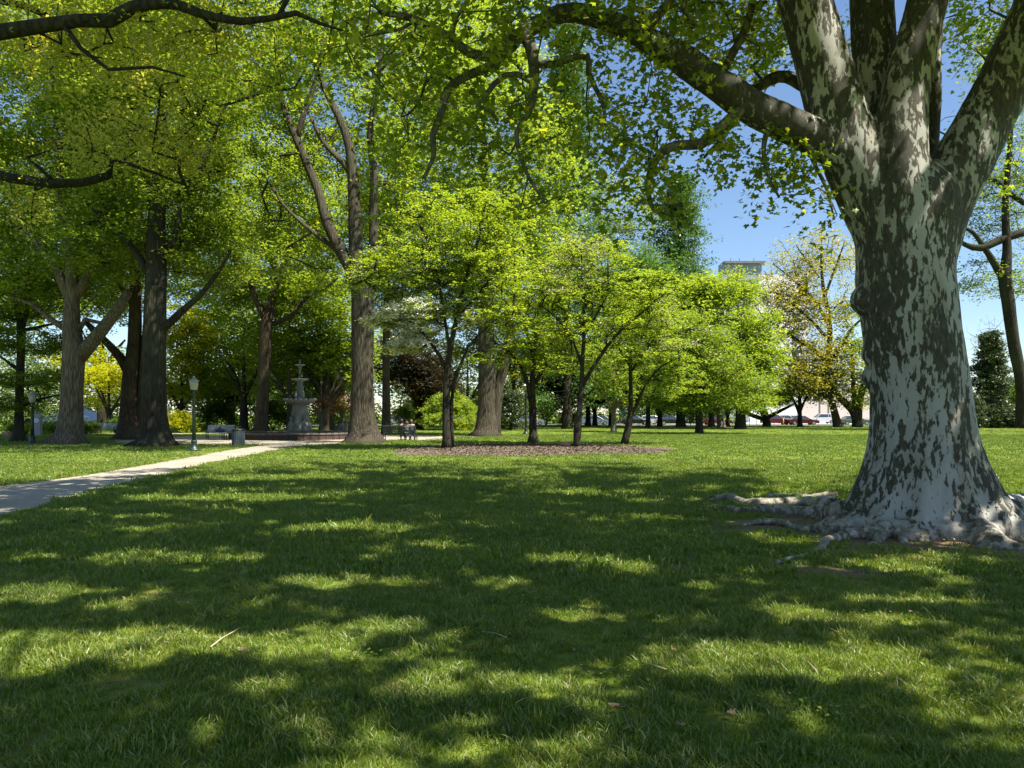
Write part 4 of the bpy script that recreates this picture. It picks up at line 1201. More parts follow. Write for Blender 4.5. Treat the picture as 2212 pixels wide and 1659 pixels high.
# ------------------------------------------------------------------ mid-distance small trees
GM = "small ornamental trees beyond the bed"
def small_tree(name, label, px, py, d, tw, fork, blobs, leaf, bark, seed, size=0.18, per=80, spread=0.6, extra=None, group=GM, flat=0.5, cat="tree", lean=0, up=1.0, droop=0):
    b = G(px, py) if d is None else np.array([(px - CX) / F * d, d, 0.0])
    d = b[1]
    b[2] = ground_z(b[0], b[1]) if d < 116 else 0.0
    if d > 90: tw *= .50
    kp = (lambda p: HY - (p[2] - EYE) / p[1] * F < 872) if (d > 86 and px > 1250) else None
    gz = HY + (EYE - b[2]) / d * F
    top = min(bb[0][2] - bb[1][2] * 0.3 for bb in blobs[:1])
    fy = fork
    l0 = L(d, (px, gz + 1.5, tw * 1.2), (px, gz - 4, tw), (px + lean * .5, (gz + fy) / 2, tw * .85), (px + lean, fy, tw * .75), (px + lean * 1.2, fy - 40, tw * .5), (px + lean, fy - 90, tw * .25))
    ls = [l0]
    gg = np.random.default_rng(seed)
    for k in range(4):
        s = (-1) ** k * (30 + 25 * gg.random())
        ls.append(L(d, (px + lean, fy + 6 * k, tw * .5), (px + lean + s * .5, fy - 20 - 8 * k, tw * .38), (px + lean + s, fy - 50 - 8 * k, tw * .2)))
    return make_tree(name, label, cat, b, ls, blobs, leaf, bark, group, size, per, spread, up, droop, flat, 0.12, seed, 0.05, 1.0, kp, 0.015, 0.08, extra, sides=9, shell=0.2)

small_tree("crape_myrtle", "thin pale multi-stemmed young tree standing beyond the mulch bed, between third and fourth dogwoods", 1326, 933, None, 6, 880, [B(1330, 790, 70, 70, 50, 3, 36), B(1320, 850, 70, 60, 25, 3, 16)], 'mid', BARKS, 41)
small_tree("hawthorn_tree", "low spreading tree with cream blossom at the top left, right of the mulch bed", 1510, 937, None, 8, 880,
           [B(1500, 790, 63, 120, 60, 4, 110), B(1470, 850, 63, 90, 35, 3.5, 50), B(1570, 840, 63, 110, 50, 4, 70), B(1500, 720, 63, 80, 40, 3, 36)], 'mid', BARKD, 43, 0.17, 90, 0.65,
           [("flowers", flower_sub(0.55, (1400, 640, 1540, 800)), 50, 0.12, 'pinkw', 0.5)])
small_tree("maple_tree", "large bright green tree with bare dark inner limbs in front of the pale building", 1600, 927, 84, 11, 830,
           [B(1560, 720, 84, 100, 120, 5, 190), B(1625, 770, 84, 60, 115, 4, 150), B(1500, 660, 86, 60, 70, 4, 60), B(1560, 620, 86, 80, 35, 4, 50), B(1610, 860, 84, 50, 30, 3, 30)], 'bright', BARKD, 45, 0.24, 80, 0.85)
small_tree("ash_tree", "dark round-crowned tree behind the fourth dogwood with thick forked trunk", 1425, 922, 100, 11, 890,
           [B(1400, 850, 100, 90, 40, 4, 70), B(1440, 800, 100, 80, 50, 4, 50)], 'dark', BARKD, 46, 0.26, 80, 0.9)
small_tree("ash_tree", "dark trunk seen against the grey wall left of the small gold tree", 1475, 921, 103, 10, 890, [B(1490, 860, 103, 60, 30, 4, 40)], 'dark', BARKD, 47, 0.26, 80, 0.9)
small_tree("redbud_tree", "tiny gold-leaved sapling in front of the grey wall", 1492, 921, 101, 1.6, 900, [B(1492, 885, 101, 24, 16, 1.2, 26)], 'gold', BARKS, 48, 0.16, 60, 0.4)
small_tree("cypress_tree", "broad brown trunk beside the pale trunk in front of the grey wall", 1497 + 40, 923, 96, 13, 880, [B(1545, 840, 96, 60, 40, 4, 40)], 'mid', BARKR, 49, 0.24, 70, 0.8)
small_tree("sycamore_tree", "pale-barked leaning trunk behind the low blossoming tree", 1558, 926, 90, 8, 880, [B(1570, 800, 92, 70, 40, 4, 40)], 'mid', BARKS, 50, 0.22, 70, 0.8, lean=-6)
small_tree("elm_tree", "dark forked tree beside the wooden utility pole", 1572, 921, 104, 8, 890, [B(1590, 850, 104, 50, 30, 4, 40)], 'bright', BARKD, 51, 0.24, 70, 0.8)
make_tree("mulberry_tree", "low bare-limbed dark tree reaching sideways left of the red cars", "tree", np.array([(1655 - CX) / F * 102, 102, 0]), [
    L(102, (1656, 924, 8), (1656, 908, 7), (1650, 890, 8), (1640, 868, 4), (1630, 850, 2)),
    L(102, (1650, 905, 5), (1620, 895, 4.5), (1600, 880, 4), (1595, 865, 3)),
    L(102, (1660, 900, 5), (1690, 885, 3.5), (1715, 872, 2), (1740, 850, 1))], [B(1660, 850, 102, 60, 25, 3, 26)], 'pale', BARKD, GM, 0.2, 50, 0.6, 1, 0, .5, .2, 52, sides=9)
small_tree("linden_tree", "dense round green tree standing between the red cars", 1728, 924, 99, 10, 880, [B(1725, 855, 99, 75, 38, 4, 80), B(1700, 800, 99, 60, 30, 4, 30), B(1760, 830, 99, 60, 30, 3, 30)], 'mid', BARKD, 53, 0.23, 80, 0.7)
make_tree("honey_locust", "tall open-branched tree with golden young leaves against the sky, left of the big plane tree", "tree", np.array([(1808 - CX) / F * 94, 94, 0]), [
    L(94, (1810, 926, 9), (1806, 905, 8), (1797, 870, 7), (1785, 840, 9), (1786, 800, 8), (1792, 740, 6), (1790, 680, 5), (1778, 620, 4), (1774, 560, 2.5), (1776, 510, 1)),
    L(94, (1786, 790, 5), (1760, 755, 4.5), (1720, 735, 4), (1690, 710, 3), (1655, 690, 2), (1630, 660, 1)),
    L(94, (1790, 790, 5), (1815, 750, 4), (1840, 710, 3), (1860, 690, 2)),
    L(94, (1790, 700, 4), (1760, 650, 3), (1720, 610, 2), (1670, 570, 1)),
    L(94, (1785, 730, 3.5), (1750, 690, 3), (1700, 650, 2), (1660, 620, 1)),
    L(94, (1782, 640, 3), (1800, 590, 2.5), (1815, 550, 2), (1825, 520, 1)),
    L(94, (1797, 860, 4), (1760, 850, 3), (1730, 850, 1.5)), L(94, (1770, 600, 2), (1740, 560, 1.5), (1720, 530, 1))],
    [B(1760, 560, 94, 105, 65, 4, 120), B(1700, 650, 94, 95, 80, 4, 230), B(1760, 720, 94, 90, 90, 4, 150), B(1770, 800, 94, 110, 60, 4, 190), B(1840, 620, 94, 60, 80, 3, 40), B(1820, 850, 94, 60, 30, 3, 24)],
    'gold', BARKD, GM, 0.2, 30, 0.75, 0.6, 0, 0.6, 0.2, 55, 0.04, 0.8, None, 0.02, 0.08, sides=9, shell=0.05)
make_tree("oak_tree", "dark tree forking into a wide V just left of the big plane trunk", "tree", np.array([(1850 - CX) / F * 95, 95, 0]), [
    L(95, (1852, 925, 10), (1850, 905, 9), (1840, 885, 8), (1815, 860, 7), (1795, 835, 5), (1780, 815, 3)),
    L(95, (1852, 905, 10), (1856, 870, 8), (1868, 820, 6), (1880, 760, 4), (1895, 690, 2)), L(95, (1848, 900, 8), (1845, 860, 6), (1842, 800, 4), (1840, 740, 2))],
    [B(1850, 790, 95, 60, 60, 4, 70), B(1870, 700, 96, 60, 70, 4, 50), B(1860, 860, 95, 40, 20, 3, 20)], 'mid', BARKD, GM, 0.22, 70, 0.7, 1, 0, .5, .2, 57, sides=10)
small_tree("catalpa_tree", "bare pale-twigged tree standing behind the dark spruce at the right edge", 2150, 920, 118, 5, 800, [B(2140, 740, 118, 60, 70, 3, 90)], 'pale', BARKS, 59, 0.10, 4, 0.5)

def conifer(name, label, px, py, d, h_px, hw, key, seed, n=150, per=90, size=0.2, spread=0.55, leafup=0.4, group=None, r0=6, cat="tree", shape=0.85, droopy=0.3):
    g = np.random.default_rng(seed)
    b = np.array([(px - CX) / F * d, d, 0.0]) if py is None else G(px, py)
    d = b[1]
    b[2] = ground_z(b[0], b[1]) if d < 116 else -0.4
    root = empty(name, b, 0, label, cat, group)
    H = (EYE + (HY - h_px) / F * d) - b[2]
    Wd = hw / F * d
    mb = MB()
    P, R = trunk_tube(mb, [(0, 0, -.1), (0, 0, H * .5), (0, 0, H)], [r0 / F * d, r0 / F * d * .55, .02], 9, 0.3, seed)
    cl = []
    for i in range(n):
        t = g.random() ** 0.8
        z = H * (0.06 + 0.94 * t)
        rr = Wd * (1 - t) ** shape * (0.75 + 0.25 * math.sin(7 * t * 6.28)) * (0.35 + 0.65 * math.sqrt(g.random()))
        a = g.random() * 6.283
        cl.append((rr * math.cos(a), rr * math.sin(a), z - droopy * rr * .3))
    cl = np.array(cl)
    for c in cl[::2]:
        mb.tube([(0, 0, c[2] + .2), c * np.array([.5, .5, 1]), c], [.05, .035, .01], 4, False)
    mb.build("trunk", BARKD, root, smooth=True)
    P, v = foliage(cl, per, spread, size, leafup, 0.4, 0.5, g=g)
    quads_mesh("crown", leaf_quads(P, size, leafup, 0.5, 0.5, g=g), LEAF[key], root, v)
    TRI[0] += 2 * len(P)
    return root
conifer("dawn_redwood", "very tall feathery blue-green conical tree rising to the top behind the dogwoods", 1225, None, 84, 60, 150, 'blue', 61, 620, 90, 0.27, 0.8, r0=10)
conifer("dawn_redwood", "blue-green conical tree with its tip against the sky left of the pale building", 1470, None, 96, 385, 115, 'blue', 62, 520, 90, 0.3, 0.8, r0=9, shape=.6)
conifer("spruce_tree", "dark spruce beyond the lawn at the right edge, its point against the sky", 2140, None, 92, 722, 62, 'conifer', 63, 300, 90, 0.26, 0.5, r0=4)
conifer("spruce_tree", "small dark green spruce beside the twin trunk beyond the mulch bed", 1104, None, 76, 848, 44, 'conifer', 64, 120, 80, 0.2, 0.4, r0=3)

# background trees left
GB = "background trees on the far side of the park"
small_tree("maple_tree", "brilliant yellow-green maple glowing behind the darkest trunk", 392, 930, 76, 6, 880, [B(400, 740, 76, 55, 70, 3, 80), B(375, 830, 76, 60, 40, 3, 40), B(420, 690, 76, 40, 40, 3, 24)], 'yellow', BARKD, 71, 0.22, 80, 0.7, group=GB)
small_tree("chestnut_tree", "pale green broad-leaved tree behind the lamp post left of the path", 500, 928, 84, 8, 880, [B(500, 720, 84, 90, 70, 4, 100), B(520, 820, 84, 90, 45, 4, 70), B(455, 850, 84, 60, 40, 4, 40)], 'pale', BARKD, 72, 0.27, 80, 0.8, group=GB)
small_tree("maple_tree", "broad bright green tree forming the backdrop of the fountain", 700, 934, 70, 10, 860, [B(690, 760, 72, 110, 60, 4, 110), B(640, 830, 74, 90, 45, 4, 60), B(740, 700, 72, 80, 60, 4, 60), B(600, 770, 76, 80, 60, 4, 50)], 'bright', BARKR, 73, 0.22, 80, 0.8, group=GB, lean=6)
small_tree("beech_tree", "dark green tree low behind the pale bench", 525, 925, 92, 9, 880, [B(560, 850, 92, 120, 45, 4, 90)], 'dark', BARKD, 74, 0.26, 80, 0.9, group=GB)
small_tree("copper_beech", "dark purple-leaved tree behind the black bench", 905, 926, 82, 8, 870, [B(880, 780, 82, 80, 70, 4, 120), B(930, 840, 82, 60, 45, 4, 60)], 'purple', BARKD, 75, 0.24, 80, 0.8, group=GB)
small_tree("copper_beech", "dark purple tree beyond the third dogwood", 1270, 922, 104, 11, 870, [B(1240, 800, 104, 110, 60, 5, 220), B(1200, 860, 104, 60, 36, 4, 90), B(1310, 850, 104, 60, 36, 4, 90)], 'purple', BARKD, 76, 0.28, 80, 0.95, group=GB)
small_tree("ash_tree", "dark trunk beside the orange shrub, far beyond the mulch bed", 1285, 921, 105, 10, 880, [B(1310, 790, 106, 100, 70, 4, 130)], 'dark', BARKD, 77, 0.28, 80, 0.9, group=GB)
small_tree("maple_tree", "yellow-green tree between the twin trunk and the purple tree", 1010, 922, 100, 9, 870, [B(1000, 780, 100, 90, 60, 4, 70), B(940, 860, 100, 60, 35, 4, 36), B(1110, 800, 100, 80, 60, 4, 60)], 'yellow', BARKD, 78, 0.26, 75, 0.9, group=GB)
small_tree("linden_tree", "spreading green tree lit yellow behind the sunlit grey trunk", 235, 930, 78, 5, 890, [B(240, 830, 80, 70, 50, 4, 60), B(180, 790, 82, 60, 50, 4, 30)], 'yellow', BARKD, 79, 0.22, 75, 0.8, group=GB)
small_tree("spruce_tree", "grey-green conifer behind the grey sign pillar at the far left", 60, 925, 88, 6, 890, [B(60, 830, 88, 90, 60, 4, 80), B(0, 880, 88, 60, 30, 4, 30), B(100, 885, 88, 50, 25, 4, 26)], 'pale', BARKD, 80, 0.16, 75, 0.7, group=GB)
small_tree("magnolia_tree", "small copper-leaved tree right behind the fountain bowl", 694, 935, 66, 2.2, 895, [B(692, 875, 66, 26, 22, 1.4, 14)], 'copper', BARKS, 81, 0.16, 60, 0.4, group=GB)
small_tree("magnolia_tree", "small copper-pink tree between the fountain and the central trunk", 742, 932, 72, 2.5, 890, [B(745, 868, 72, 30, 24, 1.6, 12)], 'copper', BARKS, 82, 0.16, 60, 0.4, group=GB)
small_tree("ash_tree", "thick shaded trunk forking right between fountain and central trunk", 706, 931, 73, 15, 880, [B(730, 800, 74, 90, 50, 4, 60)], 'bright', BARKR, 83, 0.22, 80, 0.8, group=GB, lean=4)
small_tree("elm_tree", "dark trunk left of the fountain pedestal", 626, 934, 69, 7, 860, [B(620, 720, 70, 100, 80, 4, 80)], 'mid', BARKR, 84, 0.22, 80, 0.8, group=GB)
small_tree("elm_tree", "twin dark trunk behind the trash can, left of the fountain", 527, 931, 76, 9, 850, [B(480, 790, 78, 80, 50, 4, 40), B(560, 700, 78, 90, 70, 4, 60)], 'mid', BARKD, 85, 0.22, 80, 0.8, group=GB)
small_tree("katsura_tree", "small pale yellow-green tree in full sun beside the white lamp", 1180, 922, 98, 4, 905, [B(1180, 875, 98, 34, 22, 1.8, 34)], 'bright', BARKS, 86, 0.2, 70, 0.5, group=GB)
# tall fillers behind
for i, (px, d, cx_, cyy, rx, ry, key, nm, lb) in enumerate([
    (-40, 70, -20, 500, 150, 260, 'mid', "elm_tree", "tall green tree at the extreme left behind the layered young tree"),
    (220, 88, 200, 520, 170, 200, 'mid', "oak_tree", "tall distant green tree between the sunlit trunk and the double trunk"),
    (450, 92, 450, 480, 150, 230, 'mid', "maple_tree", "tall distant tree filling the gap above the pale green chestnut"),
    (700, 96, 660, 520, 150, 200, 'mid', "ash_tree", "tall distant tree behind the fork of the big central trunk"),
    (900, 94, 900, 480, 170, 240, 'mid', "linden_tree", "tall distant tree behind the narrow reddish trunk"),
    (1110, 98, 1110, 620, 150, 150, 'dark', "oak_tree", "tall distant dark tree behind the twin fluted trunk"),
    (1320, 104, 1330, 560, 120, 190, 'mid', "elm_tree", "tall distant tree between the two conical trees"),
    (1400, 92, 1390, 640, 80, 110, 'blue', "larch_tree", "blue-green feathery tree behind the rightmost dogwood")]):
    small_tree(nm, lb, px, None, d, 10, 800, [B(cx_, cyy, d, rx, ry, 5, 230), B(cx_ + 30, cyy + ry * .6, d, rx * .9, 60, 5, 50)], key, BARKD, 90 + i, 0.27, 75, 0.95, group=GB)

# distant woods closing the view on the far left
g = np.random.default_rng(99)
c = []
for i in range(1100):
    x = g.uniform(-110, 40); y = g.uniform(133, 148)
    if -20 < x < 3 and g.random() < .2: continue
    hh = (16 + 4 * mnoise.noise(Vector((x * .08, 0, 0)))) * (1 if x < 12 else 0.62)
    c.append((x, y, -1.5 + hh * g.random() ** 1.5))
for i in range(420):
    x = g.uniform(66, 130); c.append((x, g.uniform(100, 112), g.uniform(0, 5.2 + 2 * mnoise.noise(Vector((x * .2, 0, 0))))))
P, v = foliage(c, 80, 1.5, 0.5, 0.8, 0, 0.7, g=g)
o = quads_mesh("distant_woods", leaf_quads(P, 0.62, 0.8, g=g), LEAF['dark'], None, v)
tag(o, "dark mass of far foliage closing the view behind the park trees", "woods", kind='stuff')
TRI[0] += 2 * len(P)

# ------------------------------------------------------------------ shrubs
def shrub(name, label, px, py, d, hw, top, key, seed, n=36, per=110, size=0.10, spread=0.2, group=None, weeping=False):
    g = np.random.default_rng(seed)
    b = G(px, py) if d is None else np.array([(px - CX) / F * d, d, 0.0])
    d = b[1]
    b[2] = ground_z(b[0], b[1]) if d < 116 else 0
    root = empty(name, b, g.random() * 6, label, "shrub", group)
    H = (EYE + (HY - top) / F * d) - b[2]
    Wd = hw / F * d
    mb = MB()
    cl = []
    for i in range(n):
        a = g.random() * 6.283
        e = g.random() ** 0.7 * math.pi / 2
        k = 0.72 + 0.28 * g.random()
        cl.append((Wd * k * math.cos(e) * math.cos(a), Wd * k * math.cos(e) * math.sin(a), max(.08, H * k * math.sin(e) * .95 + .05)))
    cl = np.array(cl)
    for k in range(7):
        a = k * 0.9 + seed
        mb.tube([(0.05 * math.cos(a), 0.05 * math.sin(a), -.05), (Wd * .3 * math.cos(a), Wd * .3 * math.sin(a), H * .45), (Wd * .6 * math.cos(a), Wd * .6 * math.sin(a), H * .75)], [.04, .03, .01], 5, False)
    mb.build("stem", BARKD, root, smooth=True)
    P, v = foliage(cl, per, spread, size, 0.9, 0, 0.7, g=g)
    P[:, 2] = np.maximum(P[:, 2], 0.03)
    quads_mesh("foliage", leaf_quads(P, size, 0.9, 1.2 if weeping else 0, g=g), LEAF[key], root, v)
    TRI[0] += 2 * len(P)
    return root
shrub("weeping_maple", "big dome-shaped weeping shrub, bright on top, behind the leftmost dogwood", 970, None, 78, 66, 850, 'bright', 101, 260, 150, 0.16, 0.32, weeping=True)
shrub("azalea_bush", "orange-red shrub in sun beyond the mulch bed", 1226, None, 102, 21, 890, 'copper', 102, 60, 90, 0.16, 0.3)
shrub("golden_shrub", "yellow-green mounded shrub left of the lamp post", 388, None, 66, 28, 888, 'yellow', 103, 70, 110, 0.11, 0.22)
shrub("boxwood_bush", "leftmost clipped round bush, left of the slim dark tree", 28, None, 61, 13, 917, 'bright', 104, 34, 110, 0.09, 0.14, "clipped bushes near the sign pillar")
shrub("boxwood_bush", "clipped round bush just left of the grey sign pillar", 58, None, 61, 10, 917, 'bright', 105, 30, 110, 0.09, 0.14, "clipped bushes near the sign pillar")
shrub("boxwood_bush", "clipped round bush just right of the grey sign pillar", 98, None, 60, 12, 917, 'bright', 106, 34, 110, 0.09, 0.14, "clipped bushes near the sign pillar")
shrub("boxwood_bush", "darker clipped bush touching the left root of the sunlit grey trunk", 118, None, 53, 14, 920, 'mid', 107, 34, 110, 0.09, 0.14, "clipped bushes near the sign pillar")
shrub("hedge_bush", "low green bush right of the sunlit grey trunk, nearest it", 186, None, 62, 12, 919, 'mid', 108, 30, 100, 0.09, 0.16, "low bushes before the pavilion")
shrub("hedge_bush", "low dark bush between the grey trunk and the blue-grey bench", 205, None, 64, 16, 916, 'dark', 109, 30, 100, 0.09, 0.16, "low bushes before the pavilion")
shrub("hedge_bush", "dark bush right of the blue-grey bench, before the double trunk", 250, None, 66, 18, 908, 'dark', 110, 36, 100, 0.1, 0.2, "low bushes before the pavilion")
shrub("rhododendron_bush", "large dark shrub behind the pale bench", 470, None, 80, 46, 872, 'dark', 111, 110, 100, 0.17, 0.35, "dark shrubs behind the fountain")
shrub("rhododendron_bush", "large dark shrub immediately left of the fountain pedestal", 590, None, 78, 48, 868, 'dark', 112, 110, 100, 0.17, 0.35, "dark shrubs behind the fountain")
shrub("rhododendron_bush", "large dark shrub between the fountain and the central trunk", 725, None, 80, 52, 868, 'dark', 113, 110, 100, 0.17, 0.35, "dark shrubs behind the fountain")
shrub("yellow_shrub", "low yellow-flowered planting under the weeping shrub's right side", 990, None, 76, 20, 912, 'yellow', 114, 24, 90, 0.1, 0.16)
shrub("lilac_bush", "pale green shrub beyond the black bench", 870, None, 84, 28, 880, 'bright', 115, 50, 100, 0.15, 0.3)
shrub("hedge_bush", "dense dark shrub at the foot of the right-edge spruce", 2180, None, 90, 62, 885, 'conifer', 116, 260, 120, 0.24, 0.4)
shrub("hedge_bush", "dark shrub between the big plane trunk and the right-edge spruce", 2085, None, 90, 34, 850, 'conifer', 117, 240, 120, 0.24, 0.4)
print("triangles so far", TRI[0])

# ------------------------------------------------------------------ street lamps
def lamp(px, py, top, label, capmat=M_LANTCAP, white=False, d=None):
    b = G(px, py) if d is None else np.array([(px - CX) / F * d, d, 0.0])
    d = b[1]; b[2] = ground_z(b[0], b[1])
    H = EYE + (HY - top) / F * d - b[2]
    r = empty("street_lamp", b, 0, label, "street lamp", "street lamps along the paths")
    pm = M_GREENIRON if not white else M_IRON
    MB().lathe([(.27, 0), (.27, .06), (.22, .09), (.20, .13), (.13, .2), (.115, .38), (.135, .42), (.10, .48)], 16).build("base", pm, r, True)
    hb = H - .62
    MB().lathe([(.085, .46), (.078, hb * .5), (.062, hb - .18), (.09, hb - .16), (.06, hb - .1), (.065, hb - .04), (.12, hb)], 16, wob=lambda a, z: 1 + .05 * math.cos(8 * a)).build("pole", pm, r, True)
    MB().lathe([(.10, hb), (.15, hb + .04), (.185, hb + .34), (.185, hb + .37)], 16).build("lantern_glass", M_LANT, r, True)
    MB().lathe([(.225, hb + .37), (.215, hb + .40), (.10, hb + .50), (.06, hb + .52), (.055, hb + .57), (.02, H)], 16).build("cap", capmat, r, True)
lamp(419, 974, 812, "dark green lamp post with pale lantern by the path, left of the trash can")
lamp(70, 960, 845, "lamp post at the far left beside the slim dark tree")
lamp(1136, 938, 827, "lamp post with bright white lantern behind the second dogwood", M_WHITE, True)
lamp(178, 941, 869, "slim distant lamp post in front of the pavilion, right of the sunlit trunk", M_WHITE, True)

# ------------------------------------------------------------------ benches
def bench(px, py, label, width, slat, rz=0.0, nslat=5):
    b = G(px, py)
    r = empty("park_bench", b, rz, label, "bench", "park benches")
    w = width / 2
    for i in range(5):
        MB().box((0, -.02 + i * .095, .45 - .01 * (i == 0)), (width, .075, .03)).build("slat", slat, r)
    for i in range(nslat):
        MB().box((0, .44 + .028 * i, .55 + i * .085), (width, .028, .07)).build("slat", slat, r)
    for x in (-w + .04, w - .04):
        m = MB()
        m.tube([(x, -.1, 0), (x, -.05, .25), (x, -.06, .43)], [.03, .022, .025], 6)
        m.tube([(x, .50, 0), (x, .42, .25), (x, .44, .45), (x, .56, .95)], [.03, .022, .025, .02], 6)
        m.tube([(x, -.06, .43), (x, .44, .43)], .02, 6)
        m.tube([(x, -.07, .15), (x, .2, .26), (x, .46, .15)], .014, 6)
        m.build("leg", M_IRON, r)
        MB().tube([(x, -.06, .43), (x, -.08, .62), (x, .05, .67), (x, .48, .64)], [.018, .02, .024, .018], 6).build("armrest", M_IRON, r)
    MB().tube([(0, -.06, .42), (0, .44, .42), (0, .56, .93)], .014, 6).build("stretcher", M_IRON, r)
    return b
# the black bench is turned away from us: its back (higher y side locally) faces the camera
bench(866, 951, "long black bench seen from behind right of the big central trunk, people sitting on it", 2.05, M_SLAT, math.radians(180 - 4))
bench(474, 950, "pale sunlit bench with a dark bag on it, left of the trash can", 1.65, M_SLATG, math.radians(8))
bench(229, 940, "small blue-grey bench far left, before the pavilion hedge", 1.35, M_SLATB, 0)

# dark bag on the pale bench
bb = G(474, 950)
r = empty("bag", bb + np.array([-.05, .2, .47]), 0, "dark rounded bag lying on the pale sunlit bench", "bag")
MB().lathe([(.10, 0), (.24, .04), (.26, .14), (.20, .24), (.06, .29)], 14, wob=lambda a, z: 1 + .18 * math.cos(2 * a)).build("body", M_NAVY, r, True)
MB().tube([(-.12, 0, .24), (-.08, 0, .36), (.08, 0, .36), (.12, 0, .24)], .012, 6).build("handle", M_CLOTHK, r, True)

# ------------------------------------------------------------------ trash cans
def trash(px, py, label, slat, h=.95, rr=.31, d=None):
    b = G(px, py)
    r = empty("trash_can", b, 0.1, label, "trash can", "slatted trash cans")
    MB().lathe([(rr * .9, .03), (rr * .93, h * .78)], 20).build("liner", M_DARK, r, True)
    n = 20
    for k in range(n):
        a = 2 * math.pi * k / n
        MB().box((rr * math.cos(a), rr * math.sin(a), h * .42), (.018, .07, h * .76), a).build("slat", slat, r)
    m = MB()
    for z in (.07, h * .74): m.lathe([(rr + .008, z), (rr + .012, z + .03), (rr - .02, z + .03)], 20)
    m.build("band", M_IRON, r, True)
    MB().lathe([(rr * 1.05, h * .80), (rr * 1.08, h * .86), (rr * .85, h * .92), (rr * .45, h * .93), (rr * .42, h * .90)], 20).build("lid", M_IRON, r, True)
    MB().tube([(-.13, 0, h * .92), (-.11, 0, h * 1.03), (.11, 0, h * 1.03), (.13, 0, h * .92)], .02, 6).build("handle", M_IRON, r, True)
trash(515, 963, "dark slatted trash can with domed black lid standing where the path meets the plaza", M_CAN)
trash(740, 933.5, "lighter slatted trash can beyond the fountain wall, left of the central trunk", M_CANL, 1.05, .42)
trash(758, 930, "small pale trash can furthest off, touching the left edge of the central trunk", M_CANL, 1.0, .3)

# ------------------------------------------------------------------ fountain
FC = np.array([(648 - CX) / F * 51.5, 51.5, 0.0])
fr = empty("fountain", FC, 0, "grey three-tiered cast fountain with scalloped bowl rising from a low round brick basin", "fountain")
RB = 4.55
MB().lathe([(RB - .16, 0), (RB - .16, .33), (RB - .55, .33), (RB - .55, 0)], 72).build("basin_wall", M_COPE, fr)
m = MB()
nb = 250
for k in range(nb):
    a = 2 * math.pi * k / nb
    dr = .008 * random.random()
    m.box(((RB - .10 + dr) * math.cos(a), (RB - .10 + dr) * math.sin(a), .17), (.11, 2 * math.pi * RB / nb * .86, .32), a)
o = m.build("brick_facing", M_BRICK, fr); o['kind'] = 'stuff'
for k in range(36):
    a0 = 2 * math.pi * k / 36 + .004; a1 = 2 * math.pi * (k + 1) / 36 - .004
    v = []
    for z in (.335, .41):
        for (rr_, a) in ((RB - .6, a0), (RB + .02, a0), (RB + .02, a1), (RB - .6, a1)):
            v.append((rr_ * math.cos(a), rr_ * math.sin(a), z + .004 * (k % 3)))
    MB().add(v, [(0, 3, 2, 1), (4, 5, 6, 7), (0, 1, 5, 4), (1, 2, 6, 5), (2, 3, 7, 6), (3, 0, 4, 7)]).build("coping_stone", M_COPE, fr)
MB().lathe([(RB - .56, .02), (RB - .56, .2), (.3, .2), (.3, .02)], 48).build("basin_floor", M_STONE, fr)
px2m = 51.5 / F
def fz(y): return EYE + (HY - y) * px2m
# pedestal: boulders and figure mass, flaring downward
MB().lathe([(1.0, .2), (1.0, .36), (.86, .4)], 20, wob=lambda a, z: 1 + .05 * math.cos(6 * a)).build("plinth", M_STONE, fr, True)
MB().lathe([(.80, .38), (.72, fz(925)), (.64, fz(912)), (.55, fz(900)), (.50, fz(897)), (.54, fz(895)), (.52, fz(890)), (.44, fz(884)), (.44, fz(878)), (.48, fz(872))], 22,
           wob=lambda a, z: 1 + .07 * math.cos(4 * a) + .05 * math.sin(9 * a + z * 3)).build("pedestal", M_STONE, fr, True)
for k in range(4):
    a = math.pi / 4 + k * math.pi / 2
    cxk, cyk = .62 * math.cos(a), .62 * math.sin(a)
    MB().lathe([(.20, .38), (.27, .6), (.24, .95), (.15, 1.15), (.08, 1.2), (.13, 1.28), (.14, 1.38), (.08, 1.48), (.02, 1.5)], 12, (cxk, cyk, 0), lambda a, z: 1 + .12 * math.sin(3 * a + z * 6)).build("crouching_figure", M_STONE, fr, True)
MB().lathe([(.46, fz(874)), (.58, fz(873)), (.9, fz(870)), (1.02, fz(866.5)), (1.05, fz(864)), (1.0, fz(863)), (.3, fz(866))], 40, wob=lambda a, z: 1 + .012 * math.cos(20 * a)).build("lower_bowl", M_STONE, fr, True)
m = MB()
for k in range(20):
    a = 2 * math.pi * k / 20
    m.lathe([(.02, -.05), (.10, -.02), (.12, .03), (.05, .08), (.01, .09)], 8, (1.02 * math.cos(a), 1.02 * math.sin(a), fz(863.5)))
m.build("scalloped_rim", M_STONEL, fr, True)
MB().lathe([(.40, fz(866)), (.30, fz(861)), (.22, fz(859)), (.20, fz(852)), (.24, fz(850)), (.24, fz(838)), (.28, fz(836)), (.20, fz(834)), (.17, fz(826)), (.30, fz(823))], 18, wob=lambda a, z: 1 + .06 * math.cos(5 * a)).build("middle_column", M_STONE, fr, True)
for k in range(3):
    a = -.4 + k * 2.094
    MB().lathe([(.06, fz(861)), (.11, fz(856)), (.08, fz(851)), (.05, fz(849.5)), (.075, fz(848)), (.07, fz(846)), (.02, fz(845))], 10, (.27 * math.cos(a), .27 * math.sin(a), 0)).build("standing_figure", M_STONEL, fr, True)
MB().lathe([(.22, fz(824)), (.4, fz(822)), (.55, fz(820.5)), (.58, fz(819)), (.55, fz(817.6)), (.2, fz(819))], 32).build("middle_bowl", M_STONEL, fr, True)
MB().lathe([(.05, fz(819)), (.035, fz(812)), (.06, fz(808)), (.09, fz(798)), (.15, fz(791)), (.2, fz(790))], 14).build("upper_stem", M_STONE, fr, True)
